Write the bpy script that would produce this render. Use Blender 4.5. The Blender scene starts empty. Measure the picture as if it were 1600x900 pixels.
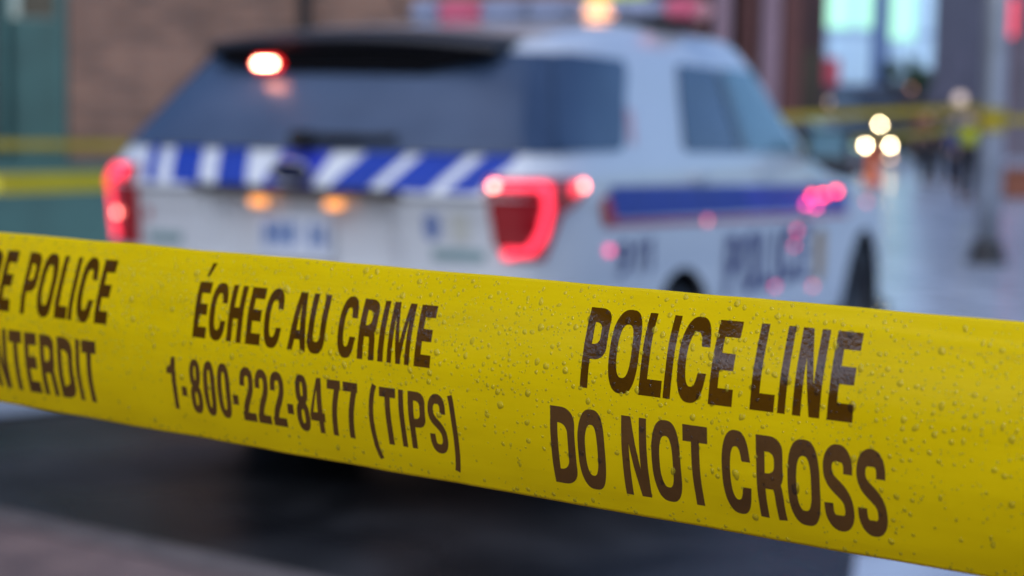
import bpy, bmesh, math, random
from mathutils import Vector, Matrix
from mathutils import noise as mnoise
from mathutils.geometry import delaunay_2d_cdt
R = math.radians
random.seed(7)
S = bpy.context.scene
COL = S.collection

# ------------------------------------------------------------------ camera, light, exposure
FPX, CAM_H, PITCH, ROLL = 2800.0, 1.445, math.atan(275 / 2800), 0.018
cam_d = bpy.data.cameras.new('camera')
cam = bpy.data.objects.new('camera', cam_d)
COL.objects.link(cam)
cam_d.sensor_width = 36
cam_d.lens = FPX / 1600 * 36
cam_d.clip_start = 0.02
cam_d.clip_end = 3000
cam.matrix_world = Matrix.Translation((0, 0, CAM_H)) @ Matrix.Rotation(R(90) - PITCH, 4, 'X') @ Matrix.Rotation(ROLL, 4, 'Z')
cam_d.dof.use_dof = True
cam_d.dof.focus_distance = 0.578
cam_d.dof.aperture_fstop = 9.2
cam_d.dof.aperture_blades = 0
S.camera = cam

SUN_EL, SUN_AZ = 48, 200          # soft light through cloud, from behind the camera
world = bpy.data.worlds.new('World')
S.world = world
world.use_nodes = True
wn, wl = world.node_tree.nodes, world.node_tree.links
wn.clear()
sky = wn.new('ShaderNodeTexSky')
sky.sky_type = 'NISHITA'
sky.sun_disc = False
sky.sun_elevation = R(SUN_EL)
sky.sun_rotation = R(SUN_AZ)
sky.dust_density = 3.0
sky.air_density = 1.2
hs = wn.new('ShaderNodeHueSaturation')
hs.inputs['Saturation'].default_value = 1.15
bg = wn.new('ShaderNodeBackground')
bg.inputs['Strength'].default_value = 0.10
wo = wn.new('ShaderNodeOutputWorld')
wl.new(sky.outputs[0], hs.inputs['Color'])
tint = wn.new('ShaderNodeMixRGB')          # cool grey-blue of a rainy dusk
tint.blend_type = 'MULTIPLY'
tint.inputs['Fac'].default_value = 1
tint.inputs['Color2'].default_value = (.74, .92, 1.22, 1)
wl.new(hs.outputs[0], tint.inputs['Color1'])
wl.new(tint.outputs[0], bg.inputs['Color'])
wl.new(bg.outputs[0], wo.inputs['Surface'])

sun_d = bpy.data.lights.new('sun', 'SUN')
sun_d.energy = 0.8
sun_d.angle = R(100)
sun_d.color = (1.0, 0.95, 0.87)
sun = bpy.data.objects.new('sun', sun_d)
COL.objects.link(sun)
_sd = Vector((math.sin(R(SUN_AZ)) * math.cos(R(SUN_EL)), math.cos(R(SUN_AZ)) * math.cos(R(SUN_EL)), math.sin(R(SUN_EL))))
sun.rotation_euler = (-_sd).to_track_quat('-Z', 'Y').to_euler()

S.view_settings.view_transform = 'Standard'
S.view_settings.look = 'None'
S.view_settings.exposure = 0.6
S.view_settings.gamma = 1
S.view_settings.use_curve_mapping = False
S.render.engine = 'CYCLES'
S.cycles.use_denoising = True
S.cycles.sample_clamp_indirect = 8
S.cycles.max_bounces = 10
S.cycles.transmission_bounces = 8
S.cycles.transparent_max_bounces = 12
S.cycles.caustics_refractive = True
S.cycles.caustics_reflective = False


# ------------------------------------------------------------------ measuring helpers
def ray(px, py):
    u, v = px - 800, py - 450
    c, s = math.cos(-ROLL), math.sin(-ROLL)
    a, b = c * u - s * v, s * u + c * v
    x, up = a / FPX, -b / FPX
    cp, sp = math.cos(PITCH), math.sin(PITCH)
    return Vector((x, cp + up * sp, -sp + up * cp))


ORI = Vector((0, 0, CAM_H))


def at(px, py, Y):
    r = ray(px, py)
    return ORI + r * (Y / r.y)


def gnd(px, py, z=0.0):
    r = ray(px, py)
    return ORI + r * ((z - CAM_H) / r.z)


# ------------------------------------------------------------------ object helpers
def tag(o, label=None, cat=None, group=None, kind=None):
    if label: o['label'] = label
    if cat: o['category'] = cat
    if group: o['group'] = group
    if kind: o['kind'] = kind
    return o


def empty(name, loc=(0, 0, 0), rz=0.0):
    o = bpy.data.objects.new(name, None)
    o.location = loc
    o.rotation_euler = (0, 0, rz)
    o.empty_display_size = 0.1
    COL.objects.link(o)
    return o


def mesh_obj(name, verts, faces, mat, parent=None, smooth=False, loc=None):
    me = bpy.data.meshes.new(name)
    me.from_pydata([tuple(v) for v in verts], [], faces)
    me.validate()
    me.update()
    if smooth:
        for p in me.polygons: p.use_smooth = True
    o = bpy.data.objects.new(name, me)
    COL.objects.link(o)
    if mat: me.materials.append(mat)
    if parent: o.parent = parent
    if loc is not None: o.location = loc
    return o


class MB:
    """collects shapes into one mesh"""

    def __init__(s):
        s.v, s.f = [], []

    def add(s, vs, fs):
        b = len(s.v)
        s.v += [Vector(v) for v in vs]
        s.f += [tuple(i + b for i in f) for f in fs]
        return s

    def box(s, c, d, rz=0.0, bev=0.0):
        x, y, z = d[0] / 2, d[1] / 2, d[2] / 2
        bm = bmesh.new()
        bmesh.ops.create_cube(bm, size=1)
        for v in bm.verts: v.co = Vector((v.co.x * d[0], v.co.y * d[1], v.co.z * d[2]))
        if bev > 0:
            bmesh.ops.bevel(bm, geom=bm.edges[:], offset=min(bev, x * .9, y * .9, z * .9), segments=2, affect='EDGES')
        m = Matrix.Translation(c) @ Matrix.Rotation(rz, 4, 'Z')
        bm.verts.index_update()
        vs = [m @ v.co for v in bm.verts]
        fs = [[v.index for v in f.verts] for f in bm.faces]
        bm.free()
        return s.add(vs, fs)

    def tube(s, pts, rad, seg=12, cap=True):
        pts = [Vector(p) for p in pts]
        n = len(pts)
        rs = rad if isinstance(rad, (list, tuple)) else [rad] * n
        rings = []
        for i, p in enumerate(pts):
            d = (pts[min(i + 1, n - 1)] - pts[max(i - 1, 0)]).normalized()
            a = d.orthogonal().normalized() if abs(d.z) < .95 else Vector((1, 0, 0))
            a = (a - d * a.dot(d)).normalized()
            b = d.cross(a)
            rings.append([p + (a * math.cos(2 * math.pi * k / seg) + b * math.sin(2 * math.pi * k / seg)) * rs[i] for k in range(seg)])
        vs = [q for r in rings for q in r]
        fs = [(i * seg + k, i * seg + (k + 1) % seg, (i + 1) * seg + (k + 1) % seg, (i + 1) * seg + k) for i in range(n - 1) for k in range(seg)]
        if cap:
            fs.append(tuple(range(seg))[::-1])
            fs.append(tuple((n - 1) * seg + k for k in range(seg)))
        return s.add(vs, fs)

    def lathe(s, prof, c, axis='Z', seg=24):
        vs, fs = [], []
        for (r, h) in prof:
            for k in range(seg):
                a = 2 * math.pi * k / seg
                p = Vector((r * math.cos(a), r * math.sin(a), h))
                if axis == 'X': p = Vector((p.z, p.x, p.y))
                if axis == 'Y': p = Vector((p.x, p.z, p.y))
                vs.append(p + Vector(c))
        for i in range(len(prof) - 1):
            for k in range(seg):
                fs.append((i * seg + k, i * seg + (k + 1) % seg, (i + 1) * seg + (k + 1) % seg, (i + 1) * seg + k))
        return s.add(vs, fs)

    def build(s, name, mat, parent=None, smooth=False):
        return mesh_obj(name, s.v, s.f, mat, parent, smooth)


# ------------------------------------------------------------------ materials
MATS = {}


def pmat(name, col, rough=.5, metal=0.0, var=.12, scale=6.0, bump=0.0, bscale=40.0, spec=.5, coat=0.0, emit=None, estr=0.0, ior=1.45, coatr=.06, col2=None):
    if name in MATS: return MATS[name]
    m = bpy.data.materials.new(name)
    m.use_nodes = True
    n, l = m.node_tree.nodes, m.node_tree.links
    b = n['Principled BSDF']
    b.inputs['Roughness'].default_value = rough
    b.inputs['Metallic'].default_value = metal
    b.inputs['Specular IOR Level'].default_value = spec
    b.inputs['IOR'].default_value = ior
    b.inputs['Coat Weight'].default_value = coat
    b.inputs['Coat Roughness'].default_value = coatr
    tc = n.new('ShaderNodeTexCoord')
    nz = n.new('ShaderNodeTexNoise')
    nz.inputs['Scale'].default_value = scale
    nz.inputs['Detail'].default_value = 5
    l.new(tc.outputs['Object'], nz.inputs['Vector'])
    rp = n.new('ShaderNodeValToRGB')
    c2 = col2 or [min(1, c * (1 + var)) for c in col]
    c1 = [c * (1 - var) for c in col] if not col2 else col
    rp.color_ramp.elements[0].position = .3
    rp.color_ramp.elements[1].position = .7
    rp.color_ramp.elements[0].color = (*c1, 1)
    rp.color_ramp.elements[1].color = (*c2, 1)
    l.new(nz.outputs['Fac'], rp.inputs['Fac'])
    l.new(rp.outputs['Color'], b.inputs['Base Color'])
    if bump:
        n2 = n.new('ShaderNodeTexNoise')
        n2.inputs['Scale'].default_value = bscale
        n2.inputs['Detail'].default_value = 4
        l.new(tc.outputs['Object'], n2.inputs['Vector'])
        bp = n.new('ShaderNodeBump')
        bp.inputs['Strength'].default_value = bump
        bp.inputs['Distance'].default_value = .02
        l.new(n2.outputs['Fac'], bp.inputs['Height'])
        l.new(bp.outputs['Normal'], b.inputs['Normal'])
    if emit:
        b.inputs['Emission Color'].default_value = (*emit, 1)
        b.inputs['Emission Strength'].default_value = estr
    MATS[name] = m
    return m


def node(m, t):
    return m.node_tree.nodes.new(t)


# ================================================================== SETTING
# ---- wet ground: asphalt, kerb, brick pavement, far plaza
def wet_asphalt():
    m = pmat('wet asphalt', (.016, .017, .020), rough=.34, var=.35, scale=1.3, bump=.25, bscale=90, col2=(.036, .037, .041), spec=.4)
    n, l = m.node_tree.nodes, m.node_tree.links
    b = n['Principled BSDF']
    tc = node(m, 'ShaderNodeTexCoord')
    nz = node(m, 'ShaderNodeTexNoise')
    nz.inputs['Scale'].default_value = .55
    nz.inputs['Detail'].default_value = 3
    l.new(tc.outputs['Object'], nz.inputs['Vector'])
    mr = node(m, 'ShaderNodeMapRange')
    mr.inputs['From Min'].default_value = .35
    mr.inputs['From Max'].default_value = .65
    mr.inputs['To Min'].default_value = .12
    mr.inputs['To Max'].default_value = .50
    l.new(nz.outputs['Fac'], mr.inputs['Value'])
    l.new(mr.outputs['Result'], b.inputs['Roughness'])
    src = b.inputs['Base Color'].links[0].from_socket
    n4 = node(m, 'ShaderNodeTexNoise')
    n4.inputs['Scale'].default_value = 1.1
    n4.inputs['Detail'].default_value = 8
    n4.inputs['Distortion'].default_value = 1.2
    l.new(tc.outputs['Object'], n4.inputs['Vector'])
    r4 = node(m, 'ShaderNodeValToRGB')
    r4.color_ramp.elements[0].position = .42
    r4.color_ramp.elements[1].position = .60
    r4.color_ramp.elements[0].color = (.35, .35, .36, 1)
    r4.color_ramp.elements[1].color = (1.25, 1.2, 1.15, 1)
    l.new(n4.outputs['Fac'], r4.inputs['Fac'])
    m4 = node(m, 'ShaderNodeMixRGB')
    m4.blend_type = 'MULTIPLY'
    m4.inputs['Fac'].default_value = 1
    l.new(src, m4.inputs['Color1']); l.new(r4.outputs['Color'], m4.inputs['Color2'])
    l.new(m4.outputs['Color'], b.inputs['Base Color'])
    return m


def pavers(name, c1, c2, mortar, scale, rough, rot=0.0, bw=.5, rh=.5):
    m = bpy.data.materials.new(name)
    m.use_nodes = True
    n, l = m.node_tree.nodes, m.node_tree.links
    b = n['Principled BSDF']
    tc = node(m, 'ShaderNodeTexCoord')
    mp = node(m, 'ShaderNodeMapping')
    mp.inputs['Rotation'].default_value = (0, 0, rot)
    l.new(tc.outputs['Object'], mp.inputs['Vector'])
    br = node(m, 'ShaderNodeTexBrick')
    br.inputs['Color1'].default_value = (*c1, 1)
    br.inputs['Color2'].default_value = (*c2, 1)
    br.inputs['Mortar'].default_value = (*mortar, 1)
    br.inputs['Scale'].default_value = scale
    br.inputs['Mortar Size'].default_value = .015
    br.inputs['Brick Width'].default_value = bw
    br.inputs['Row Height'].default_value = rh
    l.new(mp.outputs['Vector'], br.inputs['Vector'])
    nz = node(m, 'ShaderNodeTexNoise')
    nz.inputs['Scale'].default_value = 2.2
    nz.inputs['Detail'].default_value = 6
    l.new(tc.outputs['Object'], nz.inputs['Vector'])
    mx = node(m, 'ShaderNodeMixRGB')
    mx.blend_type = 'OVERLAY'
    mx.inputs['Fac'].default_value = .5
    l.new(br.outputs['Color'], mx.inputs['Color1'])
    l.new(nz.outputs['Fac'], mx.inputs['Color2'])
    l.new(mx.outputs['Color'], b.inputs['Base Color'])
    b.inputs['Roughness'].default_value = rough
    bp = node(m, 'ShaderNodeBump')
    bp.inputs['Strength'].default_value = .25
    bp.inputs['Distance'].default_value = .01
    l.new(br.outputs['Fac'], bp.inputs['Height'])
    bp.invert = True
    l.new(bp.outputs['Normal'], b.inputs['Normal'])
    MATS[name] = m
    return m


def sheet(name, poly, z, mat, kind='structure'):
    o = mesh_obj(name, [(x, y, z) for x, y in poly], [tuple(range(len(poly)))], mat)
    o['kind'] = kind
    return o


M_ASPH = wet_asphalt()
M_PLAZA = pavers('wet pale pavers', (.45, .49, .57), (.37, .41, .49), (.12, .12, .14), .62, .24, R(-25), .5, .5)
M_BRICKP = pavers('wet brick paving', (.25, .155, .125), (.16, .10, .085), (.07, .062, .058), 5.0, .5, R(-36), .5, .25)
M_KERB = pmat('kerb stone', (.14, .11, .095), rough=.5, var=.3, scale=9, bump=.2, bscale=60)

sheet('ground', [(-1500, -1500), (1500, -1500), (1500, 1500), (-1500, 1500)], 0.0, M_ASPH)
# far plaza to the right of the car, running back to the buildings
sheet('plaza', [(1.05, 5.35), (2.95, 13.9), (3.3, 20), (-6, 30), (-30, 44), (-30, 160), (120, 160), (120, 5.0), (40, 4.6), (6, 4.7)], 0.006, M_PLAZA)
# pavement in front of the brick building
sheet('pavement', [(-30, 8.1), (-2.5, 8.05), (-1.3, 9.1), (-1.3, 17.6), (-30, 17.6)], 0.010, M_PLAZA)

# near kerb and brick sidewalk where the camera stands
ka, kb = gnd(0, 790, .13), gnd(470, 890, .13)
kd = (kb - ka); kd.z = 0; kd.normalize()
kn = Vector((-kd.y, kd.x, 0))
if kn.y < 0: kn = -kn
def kline(t, off): return ka + kd * t + kn * off
kp = []
for i in range(-40, 41):
    t = i * .35
    bend = .03 * max(0, -t) ** 2 * .35
    kp.append((kline(t, -bend)))
kv, kf = [], []
for p in kp:
    for off, z in ((.0, 0.0), (-.012, .118), (-.03, .13), (-.16, .132)):
        q = p + kn * off
        kv.append((q.x, q.y, z))
for i in range(len(kp) - 1):
    for k in range(3):
        kf.append((i * 4 + k, i * 4 + k + 1, i * 4 + 5 + k, i * 4 + 4 + k))
tag(mesh_obj('kerb', kv, kf, M_KERB), kind='structure')
sv, sf = [], []
for p in kp:
    a = p - kn * .164
    b_ = p - kn * 14
    sv += [(a.x, a.y, .128), (b_.x, b_.y, .128)]
for i in range(len(kp) - 1):
    sf.append((i * 2, i * 2 + 1, i * 2 + 3, i * 2 + 2))
tag(mesh_obj('sidewalk', sv, sf, M_BRICKP), kind='structure')

# ---- brick building on the left
def brick_mat(name, c1, c2, mortar, scale=1.0):
    m = bpy.data.materials.new(name)
    m.use_nodes = True
    n, l = m.node_tree.nodes, m.node_tree.links
    b = n['Principled BSDF']
    tc = node(m, 'ShaderNodeTexCoord')
    sx = node(m, 'ShaderNodeSeparateXYZ')
    cx = node(m, 'ShaderNodeCombineXYZ')
    ad = node(m, 'ShaderNodeMath')
    l.new(tc.outputs['Object'], sx.inputs[0])
    l.new(sx.outputs['X'], ad.inputs[0]); l.new(sx.outputs['Y'], ad.inputs[1])
    l.new(ad.outputs[0], cx.inputs['X']); l.new(sx.outputs['Z'], cx.inputs['Y'])
    br = node(m, 'ShaderNodeTexBrick')
    for k, c in (('Color1', c1), ('Color2', c2), ('Mortar', mortar)): br.inputs[k].default_value = (*c, 1)
    br.inputs['Scale'].default_value = scale
    br.inputs['Brick Width'].default_value = .24
    br.inputs['Row Height'].default_value = .08
    br.inputs['Mortar Size'].default_value = .008
    l.new(cx.outputs[0], br.inputs['Vector'])
    nz = node(m, 'ShaderNodeTexNoise')
    nz.inputs['Scale'].default_value = 1.4
    nz.inputs['Detail'].default_value = 5
    l.new(tc.outputs['Object'], nz.inputs['Vector'])
    mx = node(m, 'ShaderNodeMixRGB')
    mx.blend_type = 'OVERLAY'
    mx.inputs['Fac'].default_value = .6
    l.new(br.outputs['Color'], mx.inputs['Color1']); l.new(nz.outputs['Fac'], mx.inputs['Color2'])
    l.new(mx.outputs['Color'], b.inputs['Base Color'])
    b.inputs['Roughness'].default_value = .75
    MATS[name] = m
    return m


M_BRICK = brick_mat('brown brick', (.27, .135, .085), (.15, .075, .05), (.20, .15, .125))
M_TEAL = pmat('teal painted metal', (.045, .12, .11), rough=.4, var=.15, scale=2)
M_DARK = pmat('dark metal', (.018, .015, .014), rough=.4)
M_GLASSD = pmat('dark shop glass', (.05, .042, .035), rough=.12, ior=1.5, var=.3, scale=.7)
M_STONE = pmat('grey stone trim', (.25, .24, .23), rough=.7, bump=.2)

bb = empty('brick_building', (-4.2, 17.0, 0))
tag(bb, 'brown brick building behind the police car with a teal shopfront at its left', 'building')
x0 = at(106, 100, 17).x + 4.2
x1 = 4.75
MB().box((x0 + (x1 - x0) / 2, 4.0, 4.5), (x1 - x0, 8, 9.0)).build('brick_wall', M_BRICK, bb)
MB().box((x0 + (x1 - x0) / 2, 3.95, 9.12), (x1 - x0 + .3, 8.3, .24), bev=.04).build('cornice', M_STONE, bb)
# shopfront: frame, tall dark pane, teal bottom panel
xl = at(10, 100, 17).x + 4.2
MB().box(((xl + x0) / 2 - .003, .25, 1.37), (x0 - xl - .01, .3, 1.75), bev=.01).build('teal_panel', M_TEAL, bb)
fr = MB()
fr.box((x0 - .06, .05, 2.6), (.10, .16, 5.0), bev=.01)
fr.box((xl - .04, .05, 2.6), (.09, .16, 5.0), bev=.01)
fr.box(((xl + x0) / 2, .05, 5.15), (x0 - xl + .1, .16, .12), bev=.01)
fr.build('door_frame', M_TEAL, bb)
MB().box(((xl + x0) / 2, .28, 3.7), (x0 - xl - .12, .05, 2.88)).build('door_glass', M_GLASSD, bb)
MB().box((xl - 1.6, .22, 4.5), (3.0, .44, 9.0)).build('side_pier', M_DARK, bb)
MB().box((xl - 1.0, -.28, .5), (4.9, .5, .82), bev=.02).build('base_panel', M_TEAL, bb)
wb = MB()
for zz in (5.6,):
    for k in range(3):
        xx = x0 + .9 + k * 1.4
        wb = MB().box((xx, -.02, zz + .9), (.95, .08, 1.6))
        w_ = wb.build('window', M_GLASSD, bb)
        MB().box((xx, -.06, zz + .04), (1.1, .14, .1), bev=.01).build('sill', M_STONE, w_)
pp = at(474, 10, 16.9)
dp = MB().tube([(pp.x, 16.88, 0), (pp.x, 16.88, 9.0)], .055)
for zz in (1, 3, 5, 7): dp.box((pp.x, 16.94, zz), (.2, .1, .05))
tag(dp.build('downpipe', M_DARK), 'dark downpipe running up the brown brick wall', 'downpipe')

# ---- dark red building behind the police car with pink and brown pillars
M_RED = pmat('dark red cladding', (.055, .018, .02), rough=.45, var=.3, scale=.8)
M_PINK = pmat('pale mauve pillar', (.24, .15, .18), rough=.5, var=.12)
M_BROWN = pmat('dark brown pillar', (.10, .03, .025), rough=.5, var=.2)
rb = empty('red_building', (5.5, 45, 0))
tag(rb, 'dark red building with mauve and brown pillars behind the police car', 'building')
MB().box((-1.6, 6.2, 7), (8.0, 10, 14)).build('facade', M_RED, rb)
for px, w, mm in ((1130, .42, M_PINK), (1172, .3, M_BROWN), (1207, .46, M_PINK), (1241, .5, M_BROWN), (1088, .4, M_BROWN), (1000, .4, M_BROWN), (900, .4, M_BROWN)):
    p = at(px, 60, 45)
    MB().box((p.x - 5.5, .55, 6.9), (w, .7, 13.8), bev=.03).build('pillar', mm, rb)
MB().box((-1.6, .9, 1.6), (7.6, .3, 3.1)).build('shop_glass', M_GLASSD, rb)
# yellow-green awning seen over the light bar
aw = MB()
pa, pb = at(915, 6, 38), at(1015, 4, 38)
aw.add([(pa.x, 38, pa.z - .1), (pb.x, 38, pb.z - .1), (pb.x, 39.4, pb.z + .75), (pa.x, 39.4, pa.z + .75),
        (pa.x, 38, pa.z - .45), (pb.x, 38, pb.z - .45), (pb.x, 39.4, pb.z - .45), (pa.x, 39.4, pa.z - .45)],
       [(0, 1, 2, 3), (4, 5, 1, 0), (5, 6, 2, 1), (7, 4, 0, 3), (6, 7, 3, 2), (4, 7, 6, 5)])
awo = aw.build('awning', pmat('lime awning cloth', (.42, .50, .03), rough=.6))
tag(awo, 'lime green awning on the dark red building above the light bar', 'awning')
ap = MB()
for xx in (pa.x + .1, pb.x - .1):
    ap.tube([(xx, 38.1, 0), (xx, 38.1, pa.z - .4)], .04)
    ap.tube([(xx, 38.4, pa.z - .3), (xx, 45.6, pa.z - .3)], .03)
ap.build('awning_post', M_DARK, awo)

# ---- glass tower, grey tower and right-hand block at the back
def facade_mat(name, col, line, sx, sz, rough=.2, spec=.8, var=.4):
    m = pmat(name, col, rough=rough, spec=spec, var=var, scale=.12)
    n, l = m.node_tree.nodes, m.node_tree.links
    b = n['Principled BSDF']
    src = b.inputs['Base Color'].links[0].from_socket
    tc = node(m, 'ShaderNodeTexCoord')
    sp = node(m, 'ShaderNodeSeparateXYZ')
    l.new(tc.outputs['Object'], sp.inputs[0])
    outs = []
    for ax, per in (('X', sx), ('Z', sz)):
        dv = node(m, 'ShaderNodeMath'); dv.operation = 'DIVIDE'; dv.inputs[1].default_value = per
        fr_ = node(m, 'ShaderNodeMath'); fr_.operation = 'FRACT'
        lt = node(m, 'ShaderNodeMath'); lt.operation = 'LESS_THAN'; lt.inputs[1].default_value = .12
        l.new(sp.outputs[ax], dv.inputs[0]); l.new(dv.outputs[0], fr_.inputs[0]); l.new(fr_.outputs[0], lt.inputs[0])
        outs.append(lt)
    mxm = node(m, 'ShaderNodeMath'); mxm.operation = 'MAXIMUM'
    l.new(outs[0].outputs[0], mxm.inputs[0]); l.new(outs[1].outputs[0], mxm.inputs[1])
    mx = node(m, 'ShaderNodeMixRGB')
    mx.inputs['Color2'].default_value = (*line, 1)
    l.new(mxm.outputs[0], mx.inputs['Fac'])
    l.new(src, mx.inputs['Color1'])
    l.new(mx.outputs[0], b.inputs['Base Color'])
    return m


M_TOWER = facade_mat('blue tower glass', (.55, .76, .95), (.34, .48, .68), 1.5, 3.4, var=.12)
M_TOWER.node_tree.nodes['Principled BSDF'].inputs['Metallic'].default_value = .1
M_GREY = facade_mat('grey tower', (.055, .068, .10), (.05, .05, .07), 1.8, 3.2, .5, .4)
M_GLOWG = pmat('lit green office window', (.2, .5, .4), emit=(.45, .86, .58), estr=.72, var=.1)
tl, tr = at(1262, 0, 120), at(1468, 0, 120)
tw = empty('glass_tower', ((tl.x + tr.x) / 2, 120, 0))
tag(tw, 'pale blue glass tower with green lit windows at the end of the street', 'building')
cw = tr.x - tl.x
MB().box((0, 8, 30), (cw, 16, 60)).build('facade', M_TOWER, tw)
for pxa, pxb, ya, yb in ((1288, 1330, -60, 44), (1345, 1363, -60, 44), (1390, 1428, -60, 62)):
    a, b_ = at(pxa, ya, 120), at(pxb, yb, 120)
    MB().box(((a.x + b_.x) / 2 - tw.location.x, -.06, (a.z + b_.z) / 2), (b_.x - a.x, .15, a.z - b_.z)).build('lit_window', M_GLOWG, tw)
for pxa, pxb in ((1363, 1390), (1262, 1272)):
    a, b_ = at(pxa, 0, 120), at(pxb, 0, 120)
    MB().box(((a.x + b_.x) / 2 - tw.location.x, -.2, 29), (b_.x - a.x, .5, 58)).build('mullion_pier', pmat('blue grey pier', (.10, .16, .30), rough=.4), tw)
# canopy and dark ground floor of tower
a, b_ = at(1262, 118, 119.5), at(1468, 175, 119.5)
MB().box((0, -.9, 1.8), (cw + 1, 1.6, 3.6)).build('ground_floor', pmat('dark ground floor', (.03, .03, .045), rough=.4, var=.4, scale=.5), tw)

g1, g2 = at(1470, 0, 121.5), at(1570, 0, 121.5)
gt = empty('grey_tower', ((g1.x + g2.x) / 2, 121.5, 0))
tag(gt, 'dark grey office tower to the right of the blue glass tower', 'building')
MB().box((0, 7, 22), (g2.x - g1.x, 14, 44)).build('facade', M_GREY, gt)
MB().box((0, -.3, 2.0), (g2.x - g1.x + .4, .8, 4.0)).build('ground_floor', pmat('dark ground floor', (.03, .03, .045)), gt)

r1 = at(1552, 0, 70)
rt = empty('shop_building', (r1.x + 5, 70, 0))
tag(rt, 'mauve fronted shop building at the far right behind the steel pole', 'building')
MB().box((0, 5, 8), (10, 9.4, 16)).build('facade', pmat('mauve render', (.13, .11, .135), rough=.6, var=.25, scale=.6), rt)
for k in range(4):
    MB().box((-4.6 + k * 2.4, .2, 7.9), (.7, .5, 15.8), bev=.03).build('pillar', M_PINK, rt)
p = at(1579, 26, 69.5)
MB().box((p.x - rt.location.x, -.25, p.z), (.55, .2, 1.5), bev=.05).build('lit_sign', pmat('red lit sign', (.5, .03, .05), emit=(1, .08, .14), estr=.8), rt)
MB().box((2, -.1, 1.7), (9, .3, 2.8)).build('shop_glass', pmat('warm shop glass', (.16, .10, .06), rough=.2, var=.5, scale=.8), rt)

# long low building closing the street below the towers
lb = empty('street_block', (22, 128, 0))
tag(lb, 'long dark low block closing the far end of the street', 'building')
MB().box((0, 6, 4.5), (110, 10, 9)).build('facade', pmat('dark block', (.035, .03, .035), rough=.6, var=.4, scale=.3), lb)
MB().box((0, .5, 8.8), (111, 1.4, .6)).build('cornice', M_STONE, lb)


# ---- out of view: roof added to shape tape reflections, and houses across the way
def bearing(az, dist): return (math.sin(R(az)) * dist, .5 + math.cos(R(az)) * dist)


cx_, cy_ = bearing(-108, 3.15)
cpn = empty('added_canopy', (cx_, cy_, 0), R(108 - 90) + R(90))
tag(cpn, 'added dark flat roof on four thin posts, unseen, shaping reflections in the tape', 'added canopy')
MB().box((0, 0, 3.45), (6.0, 2.0, .14), bev=.03).build('added_roof', M_DARK, cpn)
for sx in (-2.8, 2.8):
    for sy in (-.85, .85):
        MB().tube([(sx, sy, .1), (sx, sy, 3.39)], .04, 10).build('post', M_DARK, cpn)
cx_, cy_ = bearing(-114, 22)
hb_ = empty('corner_building', (cx_, cy_, 0), R(114))
tag(hb_, 'low dark red corner building across the side road left of the camera', 'building')
MB().box((0, 3, 3.0), (20, 6, 6.0)).build('facade', M_RED, hb_)
MB().box((0, 2.95, 6.1), (20.4, 6.4, .3)).build('cornice', M_STONE, hb_)
cx_, cy_ = bearing(-88, 21)
hb_ = empty('tall_building', (cx_, cy_, 0), R(88))
tag(hb_, 'tall dark red building across the side road left of the camera', 'building')
MB().box((0, 4, 7.0), (9.2, 8, 14.0)).build('facade', M_RED, hb_)
MB().box((0, 3.95, 14.1), (9.6, 8.4, .3)).build('cornice', M_STONE, hb_)

# ================================================================== FOREGROUND POLICE TAPE
TP = [0.5659819514606512, 0.6603810573756734, -0.000997519392218664, -0.028949062192160785, -12.395669501195435, -3.8512782297276678, 0.09377705836376425, 635.592563955738]
TW = .0762
P0 = ORI + ray(1000, TP[7]) * TP[0]
TT = Vector((math.cos(TP[1]) * math.cos(TP[2]), -math.sin(TP[1]) * math.cos(TP[2]), -math.sin(TP[2])))
TN = TT.cross(Vector((0, 0, 1))).normalized()
TU = TN.cross(TT)
if TU.z < 0: TU = -TU


def tape(s, v, off=0.0):
    """point on the curled tape: s along it, v across it (metres)"""
    sc = max(-.5, min(.3, s))
    K, t0 = TP[4] + TP[5] * sc, TP[3] + TP[6] * sc
    a = (math.sin(t0 + K * v) - math.sin(t0)) / K
    b = -(math.cos(t0 + K * v) - math.cos(t0)) / K
    th = t0 + K * v
    nrm = TN * math.cos(th) - TU * math.sin(th)
    sag = 0.0
    if s < -.5: sag = .012 * (s + .5) ** 2
    q = 2 * v / TW
    f = mnoise.noise((s * 22, v * 70, 0)) * .00045 + mnoise.noise((s * 70, v * 140, 5)) * .00016 * (.4 + q * q)
    f += .0003 * math.exp(-((v - .030 + .05 * (s - .1)) / .0022) ** 2) * max(0, min(1, (s - .02) / .08))   # crease near the top edge
    e = mnoise.noise((s * 30, 3.1, 8)) * .00028 * q * abs(q)
    return P0 + TT * s + TU * (a - sag + e) + TN * b + nrm * (off + f)


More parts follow.
